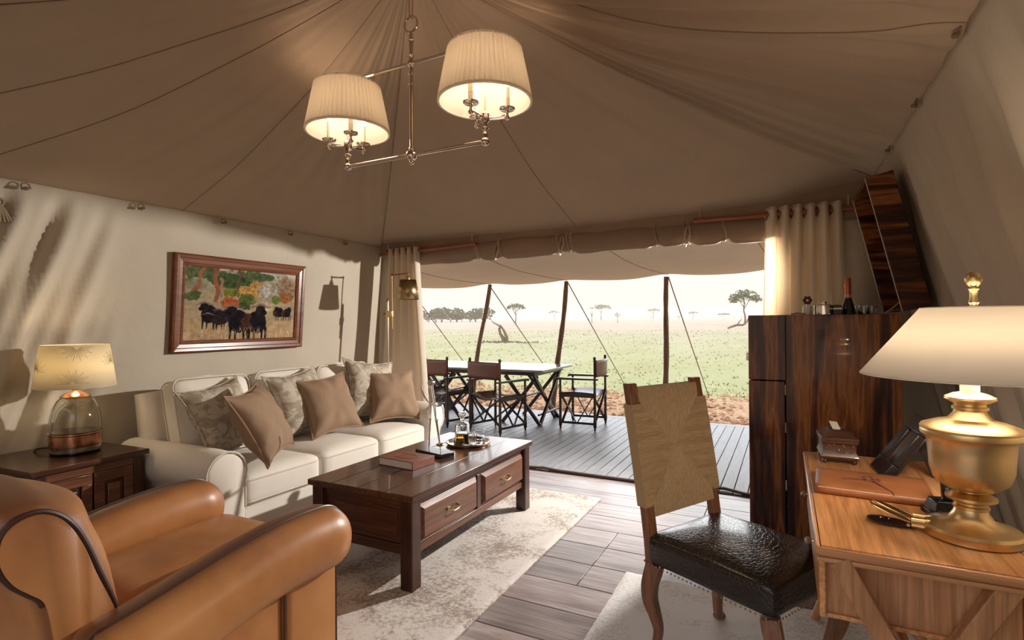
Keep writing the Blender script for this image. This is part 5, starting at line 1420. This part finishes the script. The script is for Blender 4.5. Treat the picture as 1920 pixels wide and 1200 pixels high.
# the lid: an open shallow box hinged on the wall side and leaning against the canvas
lang = -12.5
Ml = TR(tx1 + .004, 0, tz + .012, 0, lang, 0)              # local z runs up the lid, local x into its thickness
Lh, Lt = .79, .135
def lb_(name, mat, x0, x1, y0, y1, z0, z1, par=TB, bev=.003): return B().box(x0, x1, y0, y1, z0, z1, Ml).obj(name, mat, par, bevel=bev)
lid = lb_('lid_back', 'rosewood', Lt - .02, Lt, ty0 + .018, ty1 - .018, 0, Lh)
lb_('lid_side', 'rosewood_cross', 0, Lt, ty0, ty0 + .018, 0, Lh, lid); lb_('lid_side', 'rosewood_cross', 0, Lt, ty1 - .018, ty1, 0, Lh, lid)
lb_('lid_top', 'rosewood_cross', 0, Lt, ty0 + .018, ty1 - .018, Lh - .018, Lh, lid); lb_('lid_bottom', 'rosewood_cross', 0, Lt, ty0 + .018, ty1 - .018, 0, .018, lid)
for p, q in (((-.002, ty0 + .004, 0), (-.002, ty0 + .004, Lh)), ((-.002, ty1 - .004, 0), (-.002, ty1 - .004, Lh)), ((-.002, ty0, Lh - .004), (-.002, ty1, Lh - .004))):
    B().tube([Ml @ Vector(p), Ml @ Vector(q)], .0035, 6).obj('edge_trim', 'steel', lid)
B().tube([Ml @ Vector((.012, ty0 + .024, .06)), (tx1 - .09, ty0 + .026, tz - .012)], .004, 6).obj('lid_stay', 'steel', lid)
wz = 1.2375
bt = thing('champagne_bottle', 'dark champagne bottle with copper foil neck standing in the trunk bar', 'bottle', (.335, 3.86, wz))
B().lathe([(.001, .004), (.036, 0), (.043, .004), (.044, .12), (.043, .155), (.034, .20), (.022, .235), (.0165, .26), (.016, .262), (.001, .262)], 32).obj('glass', 'bottle_green', bt, local=True)
B().lathe([(.0175, .255), (.0172, .28), (.0165, .31), (.019, .318), (.019, .330), (.016, .338), (.017, .36), (.013, .372), (.001, .374)], 24).obj('foil', 'foil_copper', bt, local=True)
B().lathe([(.0188, .235), (.0190, .256), (.0180, .270), (.0178, .270), (.0185, .236)], 24).obj('neck_label', 'label_peach', bt, local=True)
ib = thing('ice_bucket', 'small steel ice bucket with a lid in the trunk bar', 'ice bucket', (.205, 3.80, wz))
B().lathe([(.001, 0), (.045, 0), (.050, .006), (.054, .195), (.051, .195), (.047, .01), (.001, .008)], 32).obj('bucket', 'chrome', ib, local=True)
B().lathe([(.001, .196), (.054, .196), (.054, .203), (.03, .214), (.012, .218), (.016, .228), (.001, .232)], 32).obj('lid', 'chrome', ib, local=True)
B().tube(arc((0, -.056, .165), .03, 200, 340, 12), .004, 6).obj('handle', 'steel', ib, local=True)
ct = thing('cocktail_canister', 'white and steel canister topped with a burgundy flower knob in the trunk bar', 'canister', (.115, 3.80, wz))
B().lathe([(.001, 0), (.024, 0), (.026, .004), (.026, .20), (.022, .205), (.001, .206)], 24).obj('body', 'stone_white', ct, local=True)
for k in range(6):
    a = 2 * PI * k / 6; B().lathe([(.0005, -.010), (.010, -.006), (.0115, 0), (.010, .006), (.0005, .010)], 10, TR(.017 * math.cos(a), -.004, .238 + .017 * math.sin(a), 90, 0, 0)).obj('petal', 'burgundy', ct, local=True)
B().tube([(0, 0, .20), (0, 0, .23)], .006, 8).obj('knob_stem', 'steel', ct, local=True)
bo_ = thing('bar_box', 'dark square box standing in the trunk bar beside the ice bucket', 'box', (.272, 3.77, wz))
B().box(-.022, .022, -.03, .03, 0, .205).obj('case', 'black_leather', bo_, local=True, bevel=.004)
B().box(-.0222, .0222, -.0302, .0302, .18, .186).obj('band', 'steel', bo_, local=True)
for i, (x, y) in enumerate(((.41, 3.80), (.46, 3.88), (.40, 3.93))):
    g = thing('bar_glass', 'stemmed bar glass in the trunk bar, ' + ('nearest, just right of the champagne bottle', 'rightmost, by the lid hinge', 'hindmost, behind the champagne bottle')[i], 'glass', (x, y, wz), 0, 'bar glasses in the trunk bar')
    B().lathe([(.001, 0), (.030, .001), (.006, .008), (.004, .08), (.020, .10), (.030, .14), (.028, .20), (.0265, .20), (.028, .14), (.018, .105), (.001, .095)], 24).obj('bowl', 'clear_glass', g, local=True)
cw_ = thing('bar_tongs', 'dark bar tongs resting on the near edge of the trunk bar', 'tongs', (.06, 3.722, tz))
B().tube([(-.035, -.01, .004), (0, -.006, .012), (.04, -.01, .006)], .004, 6).obj('arm', 'steel', cw_, local=True)
B().tube([(-.035, -.01, .004), (0, -.016, .010), (.04, -.012, .005)], .004, 6).obj('arm', 'steel', cw_, local=True)
# ------------------------------------------------------------------ veranda dining table and camp chairs
DT = thing('dining_table', 'dark folding dining table with crossed legs on the veranda deck', 'dining table', (-3.78, 6.78, 0))
gx0, gx1, gy0, gy1, gz = -4.84, -2.755, 6.25, 7.31, .742
nb = 5
for i in range(nb):
    a = gy0 + (gy1 - gy0) * i / nb; bx('top_board', 'table_top', DT, gx0, gx1, a + .001, a + (gy1 - gy0) / nb - .001, gz - .03, gz, .003)
bx('apron', 'black_wood', DT, gx0 + .14, gx1 - .20, gy0 + .06, gy0 + .085, gz - .08, gz - .03, .003)
bx('apron', 'black_wood', DT, gx0 + .14, gx1 - .20, gy1 - .085, gy1 - .06, gz - .08, gz - .03, .003)
for xe in (gx1 - .16, gx0 + .16):
    s = 1 if xe > -3.8 else -1
    bx('cross_bar', 'black_wood', DT, xe - .03, xe + .03, gy0 + .03, gy1 - .03, gz - .085, gz - .03, .004)
    for (ya, yb, o) in ((gy0 + .12, gy1 - .22, -.02), (gy1 - .12, gy0 + .22, .02)):
        B().bar((xe + o, ya, gz - .07), (xe + o * 1.0, yb, .0), .032, .05).obj('leg', 'black_wood', DT, bevel=.004)
    for yb in (gy1 - .27, gy0 + .27):
        pass
    # raking pair under the long side
    for yy in (gy0 + .20, gy1 - .20):
        B().bar((xe - s * .48, yy, gz - .10), (xe + s * .03, yy, .0), .03, .045).obj('brace_leg', 'black_wood', DT, bevel=.004)
        B().bar((xe - s * .02, yy + .035, gz - .10), (xe - s * .55, yy + .035, .0), .03, .045).obj('brace_leg', 'black_wood', DT, bevel=.004)
    B().tube([(xe - s * .0, gy0 + .22, .13), (xe, gy1 - .22, .13)], .014, 10).obj('stretcher', 'black_wood', DT)
    B().tube([(xe - s * .23, gy0 + .2, .36), (xe - s * .23, gy1 - .2, .36)], .014, 10).obj('stretcher', 'black_wood', DT)

def camp_chair(loc, rz, label):
    c = thing('camp_chair', label, 'chair', loc, rz, 'camp chairs around the veranda table')
    for s in (-1, 1):
        x = s * .262
        B().lathe([(.001, 0), (.011, 0), (.013, .03), (.021, .045), (.022, .11), (.018, .13), (.0165, .40), (.018, .42), (.018, .47), (.016, .49), (.0155, .63), (.014, .66), (.0145, .87), (.018, .885), (.018, .905), (.012, .918), (.001, .92)], 12, TR(x, -.225, 0)).obj('back_post', 'black_wood', c, local=True)
        B().lathe([(.001, 0), (.011, 0), (.013, .03), (.021, .045), (.022, .11), (.018, .13), (.0165, .40), (.018, .42), (.018, .47), (.015, .49), (.015, .625), (.001, .625)], 12, TR(x, .225, 0)).obj('front_post', 'black_wood', c, local=True)
        b = B().prism([(-.27, -.012), (.24, -.016), (.275, -.022), (.29, -.012), (.285, .008), (.24, .012), (-.27, .010)], -.021, .021, lambda u, v, w_, x=x: (x + w_, u, .637 + v)); b.obj('arm', 'black_wood', c, local=True, bevel=.005)
        bx('lower_rail', 'black_wood', c, x - .012, x + .012, -.215, .215, .07, .10, .004, local=True)
        bx('seat_rail', 'black_wood', c, x - .013, x + .013, -.21, .21, .405, .450, .004, local=True)
        for yy, o in ((-.225, .012), (.225, -.012)):                     # crossed legs front and back
            B().bar((s * .245, yy + o + s * .011, .10), (-s * .245, yy + o + s * .011, .43), .016, .030, (0, 1, 0)).obj('cross_leg', 'black_wood', c, local=True, bevel=.003)
        B().bar((x, -.20, .42), (x, .0, .09), .012, .02, (1, 0, 0)).obj('side_brace', 'black_wood', c, local=True)
        B().bar((x, .20, .42), (x, .02, .09), .012, .02, (1, 0, 0)).obj('side_brace', 'black_wood', c, local=True)
    B().grid(lambda u, v: (-.265 + .53 * u, -.215 + .43 * v, .458 - .055 * math.sin(PI * u) ** .8 + .012 * math.sin(PI * v)), 18, 8).obj('seat_sling', 'sling_leather', c, local=True, solid=.006, smooth=60)
    bx('seat_border', 'webbing', c, -.245, .245, .200, .206, .385, .425, .002, local=True)
    B().grid(lambda u, v: (-.280 + .56 * u, -.246 - .03 * math.sin(PI * u), .665 + .21 * v), 18, 6).obj('back_sling', 'sling_leather_back', c, local=True, solid=.005, smooth=60)
    for z_ in (.70, .84):
        for s in (-1, 1): B().lathe([(.001, -.003), (.006, 0), (.001, .004)], 8, TR(s * .225, -.268, z_, 90, 0, 0)).obj('stud', 'antique_brass', c, local=True)
    return c
c0 = camp_chair((-3.235, 5.935, 0), -16, 'leather camp chair in the middle, its back to the room')
dup(c0, (-4.11, 6.10, 0), -14, 'leather camp chair half hidden behind the left curtain and sofa')
dup(c0, (-2.365, 6.67, 0), 93, 'leather camp chair at the right end of the veranda table, seen side on')
dup(c0, (-5.05, 6.84, 0), -90, 'leather camp chair at the far left end of the veranda table')

# knotted rope tassel tied to the left wall at the frame's edge
TS = thing('rope_tassel', 'knotted rope tassel hanging on the left wall at the edge of the picture', 'tassel', (-3.82, 1.355, 1.97))
for i in range(7):
    a = rad(-60 + 20 * i); B().tube([(-3.83, 1.35, 2.02), (-3.825, 1.35 + .025 * math.sin(a), 1.985), (-3.82, 1.35 + .055 * math.sin(a), 1.94 - .02 * math.cos(a))], [.008, .010, .006], 6).obj('strand', 'rope', TS)
B().tube(arc((-3.83, 1.35, 2.03), .018, 0, 360, 14, 'yz')[:-1], .008, 6, closed=True).obj('knot', 'rope', TS)

# ------------------------------------------------------------------ the plain outside
def gheight(x, y):
    d = math.hypot(x, y)
    h = -.11
    h += .0088 * max(0, d - 25) if d < 420 else .0088 * 395
    if d > 420: h += 34 * smooth01((d - 420) / 900) * (.55 + .45 * nz(math.atan2(x, y) * 4.5, 3.3)) + 12 * smooth01((d - 600) / 600) * max(0, nz(math.atan2(x, y) * 9, 8.1))
    if y > 7.7 and d < 60: h += .05 * nz(x * .9, y * .9, 1) * smooth01((y - 7.7) / .8) + (.035 * nz(x * 3.3, y * 3.3, 2) + .02 * nz(x * 8, y * 8, 4)) * smooth01((y - 7.65) / .3) * (1 - smooth01((y - 10.6) / 1.5))
    return h
ds = [0.5, 3, 5, 6.6] + [7.2 + .13 * i for i in range(42)] + [13 * 1.10 ** i for i in range(52)]
NA = 420
angs = []
for i in range(NA):                                          # denser where the camera looks
    u = i / NA
    angs.append(u)
def amap(u):
    # half of the columns over the 100 degrees in view
    if u < .72: return rad(-75 + 110 * u / .72)
    return rad(35 + 250 * (u - .72) / .28)
b = B()
for d in ds:
    for u in angs:
        a = amap(u); x, y = d * math.sin(a), d * math.cos(a); b.v.append((x, y, gheight(x, y)))
for j in range(len(ds) - 1):
    for i in range(NA): b.f.append((j * NA + i, j * NA + (i + 1) % NA, (j + 1) * NA + (i + 1) % NA, (j + 1) * NA + i))
struct(b.obj('ground', 'savanna_ground', smooth=80, recalc=False), 'dirt verge and green savanna plain running out to hazy hills', 'ground')

rg = random.Random(12)
b = B()
for i in range(2200):                                        # loose earth along the deck
    x = rg.uniform(-7.0, 2.0); y = 7.66 + (rg.random() ** 1.4) * 3.6; s = rg.uniform(.015, .06) * (1.8 if rg.random() < .12 else 1)
    if abs(y - 7.72) < .1 and min(abs(x - q) for q in (-4.745, -3.25, -1.54)) < .08: continue
    z = gheight(x, y) + s * .15
    vs = [Vector((rg.uniform(.6, 1.2) * dx_, rg.uniform(.6, 1.2) * dy_, rg.uniform(.4, .8) * dz_)) * s for dx_, dy_, dz_ in ((1, 0, 0), (0, 1, 0), (-1, 0, 0), (0, -1, 0), (0, 0, 1), (0, 0, -1))]
    b.add([(x + v[0], y + v[1], z + v[2]) for v in vs], [(0, 1, 4), (1, 2, 4), (2, 3, 4), (3, 0, 4), (1, 0, 5), (2, 1, 5), (3, 2, 5), (0, 3, 5)])
o = b.obj('earth_clods', 'dirt_clod', smooth=0, recalc=False); o['kind'] = 'stuff'; tag(o, 'loose orange brown earth clods along the deck edge', 'earth')
b = B()
for i in range(6000):                                        # grass tufts
    d = 11.2 + (rg.random() ** 2.2) * 60; a = rad(rg.uniform(-60, 22)); x, y = d * math.sin(a), d * math.cos(a)
    z = gheight(x, y) - .01; h = rg.uniform(.02, .06) * (1 + d / 70); 
    for k in range(3):
        q = rg.uniform(0, 2 * PI); wq = .012 * (1 + d / 25); lx, ly = .06 * math.cos(q) * (1 + d / 40), .06 * math.sin(q) * (1 + d / 40)
        b.add([(x + wq * math.sin(q), y - wq * math.cos(q), z), (x - wq * math.sin(q), y + wq * math.cos(q), z), (x + lx, y + ly, z + h)], [(0, 1, 2)])
o = b.obj('grass_tufts', 'grass_blade', smooth=0, recalc=False); o['kind'] = 'stuff'; tag(o, 'short green grass tufts over the plain', 'grass')

# camera-independent directions: a bearing (deg left/right of +y) and a distance fix each tree on the plain
def bearing(px): return math.degrees(math.atan((px - 960) / FPX)) - 27.0
def ground_at(px, d):
    a = rad(bearing(px)); x, y = d * math.sin(a), d * math.cos(a); return (x, y, gheight(x, y))
def acacia(px, d, h, w_, label, seed, flat=.45, lean=0, n=150, group='trees on the plain'):
    c = ground_at(px, d); t = thing('acacia_tree', label, 'tree', c, 0, group)
    r = random.Random(seed)
    pts = [Vector((c[0], c[1], c[2] - .1))]
    for i in range(1, 6): pts.append(Vector((c[0] + lean * h * i / 5 + .02 * h * r.uniform(-1, 1), c[1], c[2] + h * .68 * i / 5)))
    B().tube(pts, [.030 * h * (1 - .5 * i / 5) for i in range(6)], 7).obj('trunk', 'bark', t)
    top = pts[-1]
    for k in range(5):
        a = 2 * PI * k / 5 + r.uniform(0, 1); e_ = top + Vector((math.cos(a) * w_ * .33, math.sin(a) * w_ * .33, h * r.uniform(.12, .24)))
        s0 = pts[3].lerp(top, r.uniform(0, 1)); B().tube([s0, s0.lerp(e_, .5) + Vector((0, 0, h * .02)), e_], [.012 * h, .008 * h, .004 * h], 5).obj('branch', 'bark', t)
    b = B()
    for i in range(n):
        a = r.uniform(0, 2 * PI); q = math.sqrt(r.random()) * w_ / 2; zz = h * (.80 + .17 * (1 - (2 * q / w_) ** 2)) + r.uniform(-1, .6) * h * .09 * flat * 2
        cx_, cy_, cz_ = top[0] + q * math.cos(a), top[1] + q * math.sin(a), c[2] + zz
        s = w_ * r.uniform(.03, .075)
        for k in range(6):
            o_ = Vector((r.uniform(-1, 1), r.uniform(-1, 1), r.uniform(-.5, .5))) * s; n_ = Vector((r.uniform(-1, 1), r.uniform(-1, 1), r.uniform(-1, 1))).normalized(); t1 = n_.orthogonal().normalized() * s * .45; t2 = n_.cross(t1)
            p = Vector((cx_, cy_, cz_)) + o_; b.add([p + t1, p + t2, p - t1, p - t2], [(0, 1, 2, 3)])
    o = b.obj('crown', 'acacia_leaf', t, smooth=0, recalc=False); o['kind'] = 'stuff'
acacia(967, 150, 5.6, 5.2, 'flat topped acacia left of the middle pole, above the dead stump', 1)
acacia(1396, 110, 6.2, 5.4, 'largest acacia, beside the right curtain', 2, flat=.8, n=220)
acacia(1158, 150, 2.8, 1.9, 'small round tree right of the middle guy rope', 3, flat=.9, n=70)
acacia(1110, 150, 3.4, 1.2, 'narrow upright little tree right of the middle pole', 4, flat=1.2, n=70)
acacia(1127, 420, 11, 16, 'pale distant flat acacia above the small round tree', 5, n=80)
acacia(1225, 420, 8, 10, 'pale distant acacia left of the upright pole', 6, n=60)
acacia(1300, 330, 4.5, 6, 'distant low bush tree right of the upright pole', 7, n=60)
acacia(1357, 330, 3.2, 7, 'distant low mound of bush left of the largest acacia', 8, n=60)
acacia(1040, 420, 7, 9, 'pale distant bush left of the middle pole top', 9, n=60)
rb = random.Random(21)
def bush(px, d, h, w_, label, seed):
    c = ground_at(px, d); t = thing('bush_tree', label, 'tree', c, 0, 'bush line on the horizon')
    r = random.Random(seed)
    for k in range(3):
        a = r.uniform(-.5, .5); B().tube([Vector(c) + Vector((a * .4, 0, -.2)), Vector(c) + Vector((a * w_ * .3, 0, h * .3)), Vector(c) + Vector((a * w_ * .7, 0, h * .7))], [.03 * h, .02 * h, .01 * h], 5).obj('stem', 'bark', t)
    b = B()
    for i in range(160):
        v = Vector((r.gauss(0, 1), r.gauss(0, 1), r.gauss(0, 1))).normalized() * (r.random() ** .35)
        p = Vector((c[0] + v[0] * w_ / 2, c[1] + v[1] * w_ / 2, c[2] + h * .58 + v[2] * h * .42)); s = h * r.uniform(.05, .10)
        for q in range(3):
            n_ = Vector((r.uniform(-1, 1), r.uniform(-1, 1), r.uniform(-1, 1))).normalized(); t1 = n_.orthogonal().normalized() * s; t2 = n_.cross(t1); b.add([p + t1, p + t2, p - t1, p - t2], [(0, 1, 2, 3)])
    o = b.obj('crown', 'acacia_leaf', t, smooth=0, recalc=False); o['kind'] = 'stuff'
ords = ['first', 'second', 'third', 'fourth', 'fifth', 'sixth', 'seventh', 'eighth', 'ninth', 'tenth', 'eleventh']
for i in range(11):                                          # bush line on the left horizon
    bush(778 + i * 13 + rb.uniform(-4, 4), 250 + rb.uniform(-15, 15), rb.uniform(4.0, 6.5), rb.uniform(6, 10), 'hazy round bush on the left horizon, %s from the curtain' % ords[i], 40 + i)
rs_ = random.Random(33)
for i in range(10):
    acacia(rs_.uniform(1000, 1420), rs_.uniform(190, 330), rs_.uniform(1.2, 2.2), rs_.uniform(1.2, 2.6), 'tiny shrub dotted over the far plain', 70 + i, flat=1.4, n=24, group='tiny shrubs on the far plain')
# dead stump with its fallen branch and a ring of bare earth
sc_ = ground_at(945, 37); ST = thing('dead_stump', 'grey dead tree stump with a bare curved branch on the plain', 'stump', sc_)
def dead(pts, rs, nm='limb'): B().tube([Vector(sc_) + Vector(p) for p in pts], rs, 8).obj(nm, 'dead_wood', ST, smooth=60)
dead([(0.0, 0, -.1), (-.08, 0, .28), (-.30, 0, .60), (-.38, 0, .95), (-.24, .05, 1.12)], [.17, .14, .10, .09, .05])
dead([(.15, 0, -.1), (.20, 0, .35), (.05, 0, .70), (-.16, 0, 1.02), (-.30, 0, 1.2)], [.15, .12, .10, .07, .04])
dead([(-.20, 0, 1.0), (-.52, 0, 1.22), (-.85, 0, 1.36), (-1.02, 0, 1.58)], [.07, .05, .035, .015], 'branch')
b = B()
for i in range(260):
    q = rb.gauss(0, 1.0); y_ = rb.gauss(0, .6); s = rb.uniform(.04, .12); x, y = sc_[0] + q * 1.0, sc_[1] + y_; z = gheight(x, y)
    b.add([(x - s, y, z), (x, y - s, z), (x + s, y, z), (x, y + s, z), (x, y, z + s * .8)], [(0, 1, 4), (1, 2, 4), (2, 3, 4), (3, 0, 4)])
o = b.obj('bare_earth', 'bark', ST, smooth=0); o['kind'] = 'stuff'
lc = ground_at(1386, 75); FL_ = thing('fallen_log', 'crooked fallen log below the largest acacia', 'log', lc)
B().tube([Vector(lc) + Vector(p) for p in ((-1.4, 0, .1), (-.8, 0, .35), (-.2, 0, .55), (.4, 0, .5), (.9, 0, .9), (1.1, 0, 1.5))], [.10, .14, .16, .14, .10, .05], 8).obj('trunk', 'dead_wood', FL_)
B().tube([Vector(lc) + Vector(p) for p in ((-.2, 0, .5), (.0, 0, .95), (.3, 0, 1.25))], [.10, .07, .03], 6).obj('branch', 'dead_wood', FL_)

# ------------------------------------------------------------------ dust haze over the plain
def haze():
    m, N, L_ = _new('dust_haze')
    v = N.new('ShaderNodeVolumeScatter'); v.inputs['Color'].default_value = (1.0, .84, .72, 1); v.inputs['Density'].default_value = .0009; v.inputs['Anisotropy'].default_value = .0
    o = N.new('ShaderNodeOutputMaterial'); L_.new(v.outputs[0], o.inputs['Volume'])
    h = B().box(-1400, 700, 40, 1900, -3, 15).obj('haze', 'dust_haze', smooth=0); h['kind'] = 'stuff'; tag(h, 'pale dust haze lying over the distant plain', 'haze')
haze()
